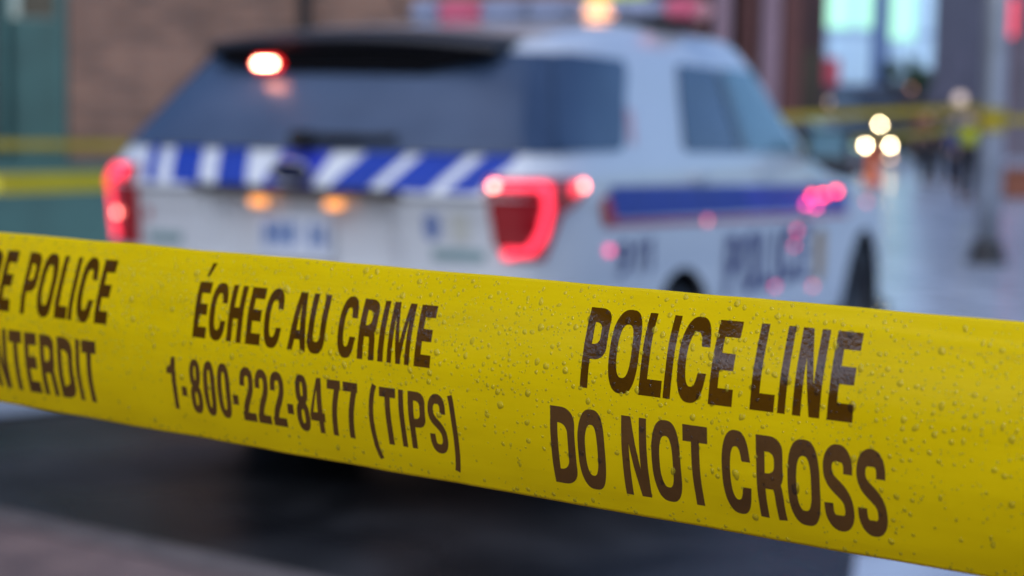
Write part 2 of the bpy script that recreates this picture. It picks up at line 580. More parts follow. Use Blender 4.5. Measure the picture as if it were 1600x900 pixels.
def tape_mat():
    m = bpy.data.materials.new('yellow plastic film')
    m.use_nodes = True
    n, l = m.node_tree.nodes, m.node_tree.links
    b = n['Principled BSDF']
    b.inputs['Roughness'].default_value = .27
    b.inputs['Specular IOR Level'].default_value = .14
    tc = node(m, 'ShaderNodeTexCoord')
    nz = node(m, 'ShaderNodeTexNoise')
    nz.inputs['Scale'].default_value = 30
    nz.inputs['Detail'].default_value = 6
    l.new(tc.outputs['UV'], nz.inputs['Vector'])
    rp = node(m, 'ShaderNodeValToRGB')
    rp.color_ramp.elements[0].position = .25
    rp.color_ramp.elements[1].position = .75
    rp.color_ramp.elements[0].color = (.86, .625, .002, 1)
    rp.color_ramp.elements[1].color = (.93, .69, .003, 1)
    l.new(nz.outputs['Fac'], rp.inputs['Fac'])
    l.new(rp.outputs['Color'], b.inputs['Base Color'])
    # long shallow ripples and creases running along the film
    mp = node(m, 'ShaderNodeMapping')
    mp.inputs['Scale'].default_value = (9, 110, 1)
    l.new(tc.outputs['UV'], mp.inputs['Vector'])
    n2 = node(m, 'ShaderNodeTexNoise')
    n2.inputs['Scale'].default_value = 1
    n2.inputs['Detail'].default_value = 3
    l.new(mp.outputs['Vector'], n2.inputs['Vector'])
    n3 = node(m, 'ShaderNodeTexNoise')
    n3.inputs['Scale'].default_value = 900
    l.new(tc.outputs['UV'], n3.inputs['Vector'])
    b1 = node(m, 'ShaderNodeBump')
    b1.inputs['Strength'].default_value = .35
    b1.inputs['Distance'].default_value = .0012
    l.new(n2.outputs['Fac'], b1.inputs['Height'])
    b2 = node(m, 'ShaderNodeBump')
    b2.inputs['Strength'].default_value = .12
    b2.inputs['Distance'].default_value = .0002
    l.new(n3.outputs['Fac'], b2.inputs['Height'])
    l.new(b1.outputs['Normal'], b2.inputs['Normal'])
    l.new(b2.outputs['Normal'], b.inputs['Normal'])
    tl_ = node(m, 'ShaderNodeBsdfTranslucent')
    tl_.inputs['Color'].default_value = (.90, .64, .002, 1)
    mx = node(m, 'ShaderNodeMixShader')
    mx.inputs['Fac'].default_value = .25
    l.new(b.outputs[0], mx.inputs[1]); l.new(tl_.outputs[0], mx.inputs[2])
    l.new(mx.outputs[0], n['Material Output'].inputs['Surface'])
    return m


M_TAPE = tape_mat()
tp_root = empty('police_tape', P0)
tag(tp_root, 'yellow police tape with brown lettering stretched across the foreground, wet with raindrops', 'tape')
NV = 76
svals = [-2.6 + .05 * i for i in range(42)] + [-.5 + .006 * i for i in range(1, 117)] + [.2 + .02 * i for i in range(1, 31)]
tv, tf, uv = [], [], []
for s in svals:
    for k in range(NV + 1):
        v = -TW / 2 + TW * k / NV
        tv.append(tape(s, v) - P0)
        uv.append((s, v))
W_ = NV + 1
for i in range(len(svals) - 1):
    for k in range(NV):
        tf.append((i * W_ + k, (i + 1) * W_ + k, (i + 1) * W_ + k + 1, i * W_ + k + 1))
# back skin 0.12 mm behind, so that the film has a thickness
base = len(tv)
for s in svals:
    for k in range(0, NV + 1, 4):
        v = -TW / 2 + TW * k / NV
        tv.append(tape(s, v, -.00012) - P0)
        uv.append((s, v))
W2 = NV // 4 + 1
for i in range(len(svals) - 1):
    for k in range(W2 - 1):
        tf.append((base + i * W2 + k, base + i * W2 + k + 1, base + (i + 1) * W2 + k + 1, base + (i + 1) * W2 + k))
    tf.append((i * W_ + NV, (i + 1) * W_ + NV, base + (i + 1) * W2 + W2 - 1, base + i * W2 + W2 - 1))
    tf.append((i * W_, base + i * W2, base + (i + 1) * W2, (i + 1) * W_))
film = mesh_obj('film', tv, tf, M_TAPE, tp_root, smooth=True)
ul = film.data.uv_layers.new(name='UVMap')
for lp in film.data.loops:
    ul.data[lp.index].uv = uv[lp.vertex_index]


# ---- lettering: condensed bold glyph outlines (unit cap height)
def se(cx, cy, rx, ry, n=2.7, k=44):
    o = []
    for i in range(k):
        t = 2 * math.pi * i / k
        c, s = math.cos(t), math.sin(t)
        o.append((cx + rx * math.copysign(abs(c) ** (2 / n), c), cy + ry * math.copysign(abs(s) ** (2 / n), s)))
    return o


def rect(x0, y0, x1, y1): return [(x0, y0), (x1, y0), (x1, y1), (x0, y1)]


def stroke(pts, hx, hy):
    L, Rr = [], []
    n = len(pts)
    for i in range(n):
        a, b = pts[max(i - 1, 0)], pts[min(i + 1, n - 1)]
        dx, dy = b[0] - a[0], b[1] - a[1]
        d = math.hypot(dx, dy) or 1
        nx, ny = -dy / d, dx / d
        L.append((pts[i][0] + nx * hx, pts[i][1] + ny * hy))
        Rr.append((pts[i][0] - nx * hx, pts[i][1] - ny * hy))
    return L + Rr[::-1]


def arc(cx, cy, rx, ry, a0, a1, k=16, n=2.3):
    o = []
    for i in range(k + 1):
        t = R(a0 + (a1 - a0) * i / k)
        c, s = math.cos(t), math.sin(t)
        o.append((cx + rx * math.copysign(abs(c) ** (2 / n), c), cy + ry * math.copysign(abs(s) ** (2 / n), s)))
    return o


def bez(p0, p1, p2, p3, k=12):
    o = []
    for i in range(k + 1):
        t = i / k
        u = 1 - t
        o.append(tuple(u ** 3 * p0[j] + 3 * u * u * t * p1[j] + 3 * u * t * t * p2[j] + t ** 3 * p3[j] for j in (0, 1)))
    return o


def dshape(x0, y0, x1, y1, r):
    """rectangle with round right corners"""
    ry = min(r * 1.0, (y1 - y0) / 2)
    return [(x0, y0)] + arc(x1 - r, y0 + ry, r, ry, -90, 0, 10, 2.2) + arc(x1 - r, y1 - ry, r, ry, 0, 90, 10, 2.2) + [(x0, y1)]


def glyph(ch, w, t, th=.2):
    """-> (solid contours, holes) in a box w x 1"""
    P, Hh = [], []
    if ch in 'EÉ':
        P.append([(0, 0), (w, 0), (w, th), (t, th), (t, .51 - th / 2), (w * .93, .51 - th / 2), (w * .93, .51 + th / 2), (t, .51 + th / 2), (t, 1 - th), (w * .985, 1 - th), (w * .985, 1), (0, 1)])
        if ch == 'É': P.append([(w * .38, 1.1), (w * .58, 1.1), (w * .9, 1.36), (w * .56, 1.36)])
    elif ch == 'L':
        P.append([(0, 0), (w, 0), (w, th), (t, th), (t, 1), (0, 1)])
    elif ch == 'I':
        P.append(rect(0, 0, w, 1))
    elif ch == 'T':
        P.append([(w / 2 - t / 2, 0), (w / 2 + t / 2, 0), (w / 2 + t / 2, 1 - th), (w, 1 - th), (w, 1), (0, 1), (0, 1 - th), (w / 2 - t / 2, 1 - th)])
    elif ch == 'H':
        P.append([(0, 0), (t, 0), (t, .51 - th / 2), (w - t, .51 - th / 2), (w - t, 0), (w, 0), (w, 1), (w - t, 1), (w - t, .51 + th / 2), (t, .51 + th / 2), (t, 1), (0, 1)])
    elif ch == 'N':
        P.append([(0, 0), (t * .95, 0), (t * .95, .66), (w - t * 1.2, 0), (w, 0), (w, 1), (w - t * .95, 1), (w - t * .95, .36), (t * 1.22, 1), (0, 1)])
    elif ch == 'M':
        P.append([(0, 0), (t * .8, 0), (t * .8, .76), (w / 2 - .045, 0), (w / 2 + .045, 0), (w - t * .8, .76), (w - t * .8, 0), (w, 0), (w, 1), (w - .135, 1), (w / 2, .34), (.135, 1), (0, 1)])
    elif ch == 'A':
        P.append([(0, 0), (.122, 0), (.155, .19), (w - .155, .19), (w - .122, 0), (w, 0), (w / 2 + .085, 1), (w / 2 - .085, 1)])
        Hh.append([(.178, .35), (w - .178, .35), (w / 2, .80)])
    elif ch == 'O' or ch == '0':
        P.append(se(w / 2, .5, w / 2, .515))
        Hh.append(se(w / 2, .5, w / 2 - t, .515 - th * .95, 2.6))
    elif ch == 'D':
        P.append(dshape(0, 0, w, 1, w * .62))
        Hh.append(dshape(t, th, w - t, 1 - th, w * .38))
    elif ch == 'P' or ch == 'R':
        yb = .50 - th * .7 if ch == 'P' else .50 - th * .62
        P.append(dshape(t * .5, yb, w if ch == 'P' else w * .965, 1, w * .5))
        Hh.append(dshape(t, yb + th * .93, (w if ch == 'P' else w * .965) - t, 1 - th * .93, w * .26))
        P.append(rect(0, 0, t, 1))
        if ch == 'R':
            P.append(stroke(bez((w * .62, .46), (w * .84, .42), (w * .78, .25), (w - t * .56, 0)), t / 2, th / 2))
    elif ch == 'C':
        o = arc(w / 2, .5, w / 2, .515, 28, 332, 48, 2.6)
        i = arc(w / 2, .5, w / 2 - t, .515 - th * .95, 332, 28, 48, 2.5)
        yo, yi = .655, .655
        o = [(w, yo)] + [q for q in o if not (q[0] > w * .55 and 1 - yo < q[1] < yo)] + [(w, 1 - yo), (w - t, 1 - yi)]
        i = [q for q in i if not (q[0] > w * .55 and 1 - yi < q[1] < yi)] + [(w - t, yi)]
        P.append(o + i)
    elif ch == 'U':
        o = [(0, 1)] + [(0, .3)] + arc(w / 2, .28, w / 2, .295, 180, 360, 20, 2.4) + [(w, 1), (w - t, 1)]
        i = [(w - t, .3)] + arc(w / 2, .28, w / 2 - t, .295 - th, 360, 180, 20, 2.4) + [(t, 1)]
        P.append(o + i)
    elif ch == 'S':
        a = t / 2
        top, bot = 1.015 - th / 2, -.015 + th / 2
        pts = [(w - a, .685), (w - a, .735)] + arc(w / 2, .745, w / 2 - a, top - .745, 0, 180, 16) + \
            bez((a, .735), (a, .50), (w - a, .53), (w - a, .26), 16)[1:-1] + arc(w / 2, .255, w / 2 - a, .255 - bot, 0, -180, 16) + [(a, .265), (a, .325)]
        P.append(stroke(pts, t / 2, th / 2))
    elif ch == '1':
        P.append(rect(w - t, 0, w, 1))
        P.append([(0, .68), (w - t * .5, .68), (w - t * .5, 1), (w - t * .95, 1), (w * .42, .84), (0, .79)])
    elif ch == '2':
        a = t / 2
        pts = [(a, .655), (a, .72)] + arc(w / 2, .735, w / 2 - a, 1.01 - th / 2 - .735, 180, 0, 16) + \
            bez((w - a, .72), (w - a, .48), (a + .03, .36), (a + .02, th * .4), 14)[1:]
        P.append(stroke(pts, t / 2, th / 2))
        P.append(rect(.005, 0, w, th))
    elif ch == '4':
        xs = w - t - w * .13
        P.append([(0, .215), (xs + t, .215), (xs + t, 1), (xs + t * .12, 1), (0, .34)])
        Hh.append([(t * .72, .215 + th), (xs, .215 + th), (xs, .79)])
        P.append(rect(xs + .001, 0, xs + t, .25))
        P.append(rect(xs + t * .5, .215, w, .215 + th))
    elif ch == '7':
        P.append(rect(0, 1 - th, w, 1))
        P.append(stroke(bez((w - t * .55, 1 - th * .4), (w - t * .9, .70), (w * .40, .5), (w * .36, 0), 16), t / 2, th / 2))
    elif ch == '8':
        P.append(se(w / 2, .745, w * .47, .27, 2.4))
        P.append(se(w / 2, .265, w / 2, .28, 2.4))
        Hh.append(se(w / 2, .755, w * .47 - t, .27 - th * .85, 2.4))
        Hh.append(se(w / 2, .265, w / 2 - t, .28 - th * .9, 2.4))
    elif ch == '9':
        P.append(se(w / 2, .70, w / 2, .31, 2.4))
        Hh.append(se(w / 2, .70, w / 2 - t, .31 - th * .8, 2.4))
        P.append(stroke(bez((w - t / 2, .66), (w - t / 2, .2), (w * .7, .02), (w * .12, .10), 14), t / 2, th / 2))
    elif ch == '-':
        P.append(rect(0, 0, w, 1))
    elif ch in '()':
        pts = bez((w - t * .4, 1.02), (-w * .12, .72), (-w * .12, -.02), (w - t * .4, -.30), 20)
        if ch == ')': pts = [(w - x, y) for x, y in pts]
        P.append(stroke(pts, t * .44, t * .44))
    return P, Hh


def winding(px, py, poly):
    w = 0
    n = len(poly)
    for i in range(n):
        x0, y0 = poly[i]
        x1, y1 = poly[(i + 1) % n]
        c = (x1 - x0) * (py - y0) - (px - x0) * (y1 - y0)
        if y0 <= py:
            if y1 > py and c > 0: w += 1
        elif y1 <= py and c < 0: w -= 1
    return w


def fill(P, Hh, hstep, vstep=0):
    """triangulate contours with horizontal cut lines every hstep"""
    vs, es = [], []
    for poly in P + Hh:
        b = len(vs)
        vs += [Vector(q) for q in poly]
        es += [(b + i, b + (i + 1) % len(poly)) for i in range(len(poly))]
    xs = [v.x for v in vs]
    ys = [v.y for v in vs]
    if hstep:
        k = math.ceil((min(ys) + 1e-5) / hstep)
        while k * hstep < max(ys) - 1e-5:
            b = len(vs)
            vs += [Vector((min(xs) - .003, k * hstep)), Vector((max(xs) + .003, k * hstep))]
            es.append((b, b + 1))
            k += 1
    if vstep:
        k = math.ceil((min(xs) + 1e-5) / vstep)
        while k * vstep < max(xs) - 1e-5:
            b = len(vs)
            vs += [Vector((k * vstep, min(ys) - .003)), Vector((k * vstep, max(ys) + .003))]
            es.append((b, b + 1))
            k += 1
    ov, oe, of, *_ = delaunay_2d_cdt(vs, es, [], 0, 1e-7)
    keep = []
    for f in of:
        cx = sum(ov[i].x for i in f) / len(f)
        cy = sum(ov[i].y for i in f) / len(f)
        if any(winding(cx, cy, q) != 0 for q in P) and not any(winding(cx, cy, q) != 0 for q in Hh):
            a, b, c = ov[f[0]], ov[f[1]], ov[f[2]]
            if (b - a).cross(c - a) < 0: f = f[::-1]
            keep.append(tuple(f))
    used = sorted({i for f in keep for i in f})
    new = {o: k for k, o in enumerate(used)}
    return [ov[i] for i in used], [tuple(new[i] for i in f) for f in keep]


M_INK = pmat('brown ink', (.096, .038, .0015), rough=.07, spec=.5, ior=1.66, var=.18, scale=60, bump=.05, bscale=700)


INKED = []


def on_ink(s, v):
    s, v = s * 1000, v * 1000
    for a, b, P, Hh in INKED:
        if a <= s <= b and any(winding(s, v, q) for q in P) and not any(winding(s, v, q) for q in Hh): return True
    return False


def lettering(items, v0, cap, t_mm, th=.2, name='lettering'):
    """items: (char, s0, s1[, v0, cap]) in millimetres on the tape"""
    mb = MB()
    for it in items:
        ch, s0, s1 = it[:3]
        vb, cp = (it[3], it[4]) if len(it) > 3 else (v0, cap)
        P, Hh = glyph(ch, (s1 - s0) / cp, t_mm / cp, th)
        # to tape millimetres, then cut at every tape row
        P = [[(s0 + x * cp, vb + y * cp) for x, y in q] for q in P]
        Hh = [[(s0 + x * cp, vb + y * cp) for x, y in q] for q in Hh]
        INKED.append((min(q[0] for p in P for q in p), max(q[0] for p in P for q in p), P, Hh))
        ov, keep = fill(P, Hh, TW * 1000 / NV)
        pts = [tape(q.x / 1000, q.y / 1000 , .00005) - P0 for q in ov]
        mb.add(pts, keep)
    o = mb.build(name, M_INK, tp_root, smooth=True)
    return o


ROW1 = [('P', -23.8, -15.0), ('O', -13.6, -2.2), ('L', -1.0, 7.5), ('I', 8.3, 11.0), ('C', 12.6, 23.3), ('E', 24.9, 33.3),
        ('L', 39.5, 47.7), ('I', 48.9, 51.5), ('N', 53.9, 63.0), ('E', 65.4, 73.8)]
ROW2 = [('D', -35.4, -25.6), ('O', -24.5, -13.8), ('N', -7.2, 2.4), ('O', 4.1, 14.9), ('T', 16.0, 25.0), ('C', 29.9, 40.0),
        ('R', 42.1, 51.5), ('O', 52.7, 63.5), ('S', 64.6, 74.2), ('S', 75.5, 84.8)]
lettering(ROW1, 3.7, 26.5, 2.95)
lettering(ROW2, -30.1, 26.6, 2.95)
ROW3 = [('É', -208.5, -201.2), ('C', -200.1, -191.0), ('H', -189.7, -181.7), ('E', -179.3, -171.6), ('C', -170.2, -161.0), ('A', -157.0, -145.5),
        ('U', -147.3, -138.4)]
ROW3 = [('É', -208.5, -201.2), ('C', -200.1, -191.0), ('H', -189.7, -181.7), ('E', -179.3, -171.6), ('C', -170.2, -161.0), ('A', -156.9, -147.5),
        ('U', -147.2, -138.4), ('C', -132.3, -123.5), ('R', -122.0, -113.6), ('I', -112.1, -109.5), ('M', -107.7, -97.2), ('E', -94.9, -87.5)]
lettering(ROW3, 3.4, 21.8, 2.75)
ROW4 = [('1', -223.2, -218.0), ('-', -215.2, -212.3, -20.6, 3.9), ('8', -210.2, -203.7), ('0', -202.4, -195.8), ('0', -194.6, -187.6), ('-', -186.5, -183.5, -20.7, 3.9),
        ('2', -182.0, -174.8), ('2', -173.9, -166.9), ('2', -165.8, -158.6), ('-', -157.5, -154.3, -20.9, 3.9), ('8', -152.8, -146.2), ('4', -145.8, -138.4),
        ('7', -136.4, -129.8), ('7', -128.5, -121.4), ('(', -115.7, -112.3), ('T', -111.0, -103.3), ('I', -101.9, -99.6), ('P', -97.5, -89.7), ('S', -88.4, -80.4), (')', -79.4, -76.4)]
lettering(ROW4, -26.6, 21.1, 2.5, .165)
ROW5 = [('D', -343.2, -333.6), ('E', -331.6, -323.4), ('P', -316.0, -307.2), ('O', -305.6, -294.9), ('L', -293.0, -284.9), ('I', -284.0, -281.4), ('C', -279.4, -269.2), ('E', -267.2, -259.2)]
lettering(ROW5, 3.7, 26.5, 2.95)
ROW6 = [('I', -339.0, -336.4), ('N', -334.3, -325.0), ('T', -323.2, -314.5), ('E', -312.7, -304.5), ('R', -302.4, -292.8), ('D', -291.0, -281.2), ('I', -279.2, -276.6), ('T', -275.2, -266.2)]
lettering(ROW6, -30.0, 26.2, 2.95)

# ---- raindrops
def water_mat(name, under, fac):
    m = bpy.data.materials.new(name)
    m.use_nodes = True
    n, l = m.node_tree.nodes, m.node_tree.links
    n.clear()
    out = n.new('ShaderNodeOutputMaterial')
    tr = n.new('ShaderNodeBsdfTransparent')
    gl = n.new('ShaderNodeBsdfGlossy')
    gl.inputs['Roughness'].default_value = .04
    df = n.new('ShaderNodeBsdfDiffuse')
    df.inputs['Color'].default_value = (*under, 1)
    lw = n.new('ShaderNodeLayerWeight')
    lw.inputs['Blend'].default_value = .35
    rp = n.new('ShaderNodeValToRGB')
    rp.color_ramp.elements[0].position = .0
    rp.color_ramp.elements[0].color = (1, 1, 1, 1)
    rp.color_ramp.elements[1].position = .75
    rp.color_ramp.elements[1].color = (.90, .90, .86, 1)  # edge tint put in for the darkening by refraction at the rim
    l.new(lw.outputs['Facing'], rp.inputs['Fac'])
    l.new(rp.outputs['Color'], tr.inputs['Color'])
    fr = n.new('ShaderNodeFresnel')
    fr.inputs['IOR'].default_value = 1.36
    m1 = n.new('ShaderNodeMixShader')
    m1.inputs['Fac'].default_value = fac
    l.new(tr.outputs[0], m1.inputs[1]); l.new(df.outputs[0], m1.inputs[2])
    m2 = n.new('ShaderNodeMixShader')
    l.new(fr.outputs[0], m2.inputs['Fac'])
    l.new(m1.outputs[0], m2.inputs[1]); l.new(gl.outputs[0], m2.inputs[2])
    l.new(m2.outputs[0], out.inputs['Surface'])
    return m


M_WATER = water_mat('rain water over yellow', (1, .80, .03), .24)
M_WATER2 = water_mat('rain water over ink', (.10, .05, .02), .12)
rnd = random.Random(11)


def drop_mesh(s, v, r, el=1.0, ang=0.0, hk=.31):
    """a flattened, slightly lopsided cap on the tape; its rim sinks into the film"""
    big = r > .0007
    seg, rings = (16, 5) if big else (9, 3)
    ph = [rnd.uniform(0, 6.28) for _ in range(3)]
    am = [rnd.uniform(.0, .13), rnd.uniform(0, .10), rnd.uniform(0, .06)]
    vs, fs = [], []
    h = r * hk
    for i in range(rings):
        rho = 1 - i / rings
        z = h * (1 - rho ** 2.2) ** .8 - .00004
        for k in range(seg):
            a = 2 * math.pi * k / seg
            rr = r * rho * (1 + rho * sum(am[j] * math.cos((j + 2) * a + ph[j]) for j in range(3)))
            x, y = rr * math.cos(a) / math.sqrt(el), rr * math.sin(a) * math.sqrt(el)
            ca, sa = math.cos(ang), math.sin(ang)
            vs.append(tape(s + ca * x - sa * y, max(-TW / 2, min(TW / 2, v + sa * x + ca * y)), z + .00003))
    vs.append(tape(s, v, h))
    for i in range(rings - 1):
        for k in range(seg):
            fs.append((i * seg + k, i * seg + (k + 1) % seg, (i + 1) * seg + (k + 1) % seg, (i + 1) * seg + k))
    t = len(vs) - 1
    for k in range(seg): fs.append(((rings - 1) * seg + k, (rings - 1) * seg + (k + 1) % seg, t))
    return vs, fs


drops = []
cells = {}


def try_drop(s, v, r, gap=1.15):
    key = (int(s / .006), int(v / .006))
    for i in (-1, 0, 1):
        for j in (-1, 0, 1):
            for (a, b, q) in cells.get((key[0] + i, key[1] + j), ()):
                if (a - s) ** 2 + (b - v) ** 2 < (gap * (q + r)) ** 2: return False
    cells.setdefault(key, []).append((s, v, r))
    drops.append((s, v, r))
    return True


def up_density(v):
    x = v / (TW / 2)
    return max(.10, min(1, .62 + .85 * x)) if x < .75 else max(.25, 1.3 - .9 * x)


S0, S1 = -.37, .15
for (n_, lo, hi) in ((18, .0012, .0016), (240, .0008, .0012), (2100, .00045, .0008), (4200, .0002, .00045)):
    c = 0
    while c < n_:
        s, v = rnd.uniform(S0, S1), rnd.uniform(-TW / 2 + .001, TW / 2 - .0012)
        if rnd.random() > up_density(v): continue
        if hi > .0012 and v < -.02: continue
        c += 1
        try_drop(s, v, rnd.uniform(lo, hi) * (1.0 if rnd.random() < .8 else 1.12))
# a few run trails and merged drops
for k in range(26):
    s, v, r = rnd.uniform(S0, S1), rnd.uniform(-.028, .032), rnd.uniform(.0007, .0013)
    if try_drop(s, v, r):
        for q in range(rnd.randint(1, 3)):
            drops.append((s + rnd.gauss(0, .0004), v + r * (1.1 + q) , r * rnd.uniform(.45, .8)))
# beads that hang along the lower edge
for k in range(120):
    try_drop(rnd.uniform(S0, S1), -TW / 2 + rnd.uniform(.0006, .0035), rnd.uniform(.0003, .0009))
drops.sort(key=lambda d: -d[2])
rest = MB()
inkflag = []
for i, (s, v, r) in enumerate(drops):
    el = rnd.choice((1, 1, 1.1, 1.3, 1.6)) if r > .0006 else 1.0
    vs, fs = drop_mesh(s, v, r, el, rnd.gauss(0, .35))
    if i < 100:
        mesh_obj('water_drop', [q - P0 for q in vs], fs, M_WATER2 if on_ink(s, v) else M_WATER, tp_root, smooth=True)
    else:
        mark = (on_ink(s, v), len(fs))
        inkflag += [mark[0]] * mark[1]
        rest.add([q - P0 for q in vs], fs)
ro = rest.build('fine_raindrops', M_WATER, tp_root, smooth=True)
ro['kind'] = 'stuff'
ro.data.materials.append(M_WATER2)
if len(ro.data.polygons) == len(inkflag):
    ro.data.polygons.foreach_set('material_index', [1 if q else 0 for q in inkflag])


# ================================================================== POLICE CAR
CAR_YAW, CAR_X, CAR_Y = -.43, -.78, 6.29
car = empty('police_car', (CAR_X, CAR_Y, 0), CAR_YAW)
tag(car, 'white and blue police car standing behind the tape with its red tail lamps lit', 'police car')

M_WHITE = pmat('white car paint', (.62, .64, .67), rough=.32, spec=.5, coat=1.0, var=.02, scale=3)
M_BLACKP = pmat('gloss black trim', (.006, .006, .007), rough=.16, coat=.5)
M_PLAST = pmat('black plastic', (.012, .012, .013), rough=.55, bump=.1)
M_CGLASS = pmat('tinted car glass', (.030, .050, .095), rough=.12, ior=1.5, scale=2.2, col2=(.058, .088, .150))
M_CGLASS2 = pmat('clear car glass', (.06, .14, .19), rough=.06, ior=1.55, scale=2.5, col2=(.16, .30, .36))
M_BLUE = pmat('blue reflective film', (.002, .036, .33), rough=.4, coat=.1, spec=.3, var=.1)
M_BLUE2 = pmat('violet blue film', (.022, .040, .40), rough=.4, coat=.1, spec=.3, var=.15)
M_NAVY = pmat('navy lettering film', (.020, .026, .17), rough=.45, spec=.3)
M_RLENS = pmat('dark red lens', (.20, .004, .008), rough=.12, coat=1, emit=(1, .01, .02), estr=.05)
M_REDLED = pmat('lit red led', (.6, .02, .03), emit=(1, .035, .075), estr=1.75, var=0)
M_HOTLED = pmat('lit red led core', (.8, .2, .2), emit=(1, .22, .18), estr=9, var=0)
M_WHITELED = pmat('hatch warning led', (.9, .5, .4), emit=(1, .40, .24), estr=30, var=0)
M_AMBER = pmat('lit amber lamp', (.8, .3, .05), emit=(1, .42, .12), estr=1.0, var=0)
M_TYRE = pmat('tyre rubber', (.012, .012, .013), rough=.7, bump=.3, bscale=30)
M_STEEL = pmat('wheel steel', (.05, .05, .055), rough=.45, metal=.6)
M_CHROME = pmat('bright steel', (.5, .5, .52), rough=.3, metal=1)

NEXP = 12


def rail(L, z):
    L = sorted(L)
    if z <= L[0][0]: return L[0][1:]
    for a, b in zip(L, L[1:]):
        if a[0] <= z <= b[0]:
            t = (z - a[0]) / (b[0] - a[0])
            return tuple(a[i] + (b[i] - a[i]) * t for i in range(1, len(a)))
    return L[-1][1:]


LOW = [(.44, .945, .05, 5.25), (.55, .96, .015, 5.3), (.70, .965, .005, 5.31), (.78, .965, .012, 5.3), (.80, .962, .045, 5.3), (.92, .97, .05, 5.24), (1.0, .968, .045, 5.12),
       (1.06, .965, .04, 4.85), (1.10, .96, .03, 4.45), (1.145, .955, .03, 4.1), (1.155, .95, .0, 4.0), (1.20, .945, .02, 3.8), (1.24, .935, .05, 3.62), (1.28, .92, .085, 3.58), (1.32, .905, .11, 3.56)]
TOP = [(1.32, .905, .11, 3.56), (1.40, .875, .19, 3.45), (1.50, .835, .28, 3.36), (1.60, .80, .38, 3.26), (1.66, .775, .46, 3.2), (1.70, .755, .54, 3.15), (1.74, .725, .74, 3.1),
       (1.78, .69, 1.05, 3.02), (1.81, .62, 1.35, 2.92), (1.835, .48, 1.6, 2.75), (1.845, .3, 1.8, 2.6)]


def nexp(z): return 12 if z < 1.3 else (12 - 4 * min(1, (z - 1.3) / .3))


def xside(y, z):
    w, yr, yf = rail(LOW if z < 1.32 else TOP, z)
    n = nexp(z)
    yc, L = (yr + yf) / 2, (yf - yr) / 2
    return w * max(0, 1 - min(1, abs((y - yc) / L)) ** n) ** (1 / n)


def yrear(x, z):
    w, yr, yf = rail(LOW if z < 1.32 else TOP, z)
    n = nexp(z)
    yc, L = (yr + yf) / 2, (yf - yr) / 2
    f = min(1, abs(x / w))
    y = yc - L * max(0, 1 - f ** n) ** (1 / n)
    y += .045 * f ** 2.2                                    # bowed tail
    if .84 < z < 1.15:                                      # number plate recess
        k = max(0, min(1, (.40 + .10 * (1.0 - z) - abs(x)) / .05)) * max(0, min(1, (z - .84) / .03, (1.15 - z) / .012))
        y += .05 * k
    return y


def contour(z):
    w, yr, yf = rail(LOW if z < 1.32 else TOP, z)
    n = nexp(z)
    yc, L = (yr + yf) / 2, (yf - yr) / 2
    pts = []
    fx = [-.97 + 1.94 * i / 44 for i in range(45)]
    for f in fx: pts.append((w * f, yrear(w * f, z)))
    a = (1 - .97 ** n) ** (1 / n)
    fy = [-a + 2 * a * i / 40 for i in range(1, 40)]
    bowed = .045 * .97 ** 2.2
    for k, f in enumerate(fy):
        xx = w * (1 - abs(f) ** n) ** (1 / n)
        pts.append((xx, yc + L * f + bowed * max(0, 1 - k / 6)))
    for f in fx[::-1]:
        yy = yc + L * (1 - abs(f) ** n) ** (1 / n)
        pts.append((w * f, yy - .18 * abs(f) ** 2.5 * (1 if z < 1.2 else .6)))
    for k, f in enumerate(fy[::-1]):
        xx = w * (1 - abs(f) ** n) ** (1 / n)
        pts.append((-xx, yc + L * f + bowed * max(0, 1 - (len(fy) - 1 - k) / 6)))
    return [Vector((x, y, z)) for x, y in pts]


def stack(zs, cap_b=True, cap_t=True):
    rings = [contour(z) for z in zs]
    m = len(rings[0])
    vs = [p for r in rings for p in r]
    fs = [(i * m + k, i * m + (k + 1) % m, (i + 1) * m + (k + 1) % m, (i + 1) * m + k) for i in range(len(zs) - 1) for k in range(m)]
    if cap_b: fs.append(tuple(range(m))[::-1])
    if cap_t: fs.append(tuple((len(zs) - 1) * m + k for k in range(m)))
    return vs, fs


ZL = [.44, .50, .55, .62, .70, .75, .78, .80, .84, .87, .92, .96, 1.0, 1.03, 1.06, 1.08, 1.10, 1.12, 1.138, 1.145, 1.152, 1.155, 1.17, 1.20, 1.22, 1.24, 1.26, 1.28, 1.32,
      1.36, 1.40, 1.45, 1.50, 1.55, 1.60, 1.63, 1.66, 1.68, 1.70, 1.72, 1.74, 1.76, 1.78, 1.795, 1.81, 1.825, 1.835, 1.845]
bv, bf = stack(ZL)
body = mesh_obj('body', bv, bf, M_WHITE, car)
WH = [(1.415, .40), (4.46, .40)]
cut = MB()
for (wy, wz) in WH:
    for sx in (-1, 1):
        prof = [(.0001, -.32), (.435, -.32), (.435, .32), (.0001, .32)]
        cut.lathe(prof, (sx * .93, wy, wz), 'X', 40)
cutter = cut.build('cutter', None)
cb = bmesh.new(); cb.from_mesh(cutter.data)
bmesh.ops.remove_doubles(cb, verts=cb.verts, dist=.001)
bmesh.ops.recalc_face_normals(cb, faces=cb.faces)
cb.to_mesh(cutter.data); cb.free()
cutter.location = (CAR_X, CAR_Y, 0); cutter.rotation_euler = (0, 0, CAR_YAW)
cb = bmesh.new(); cb.from_mesh(body.data)
bmesh.ops.recalc_face_normals(cb, faces=cb.faces)
cb.to_mesh(body.data); cb.free()
md = body.modifiers.new('arches', 'BOOLEAN')
md.operation = 'DIFFERENCE'; md.object = cutter; md.solver = 'EXACT'
bpy.context.view_layer.update()
dg = bpy.context.evaluated_depsgraph_get()
nm_ = bpy.data.meshes.new_from_object(body.evaluated_get(dg))
body.modifiers.clear()
body.data = nm_
bpy.data.objects.remove(cutter)
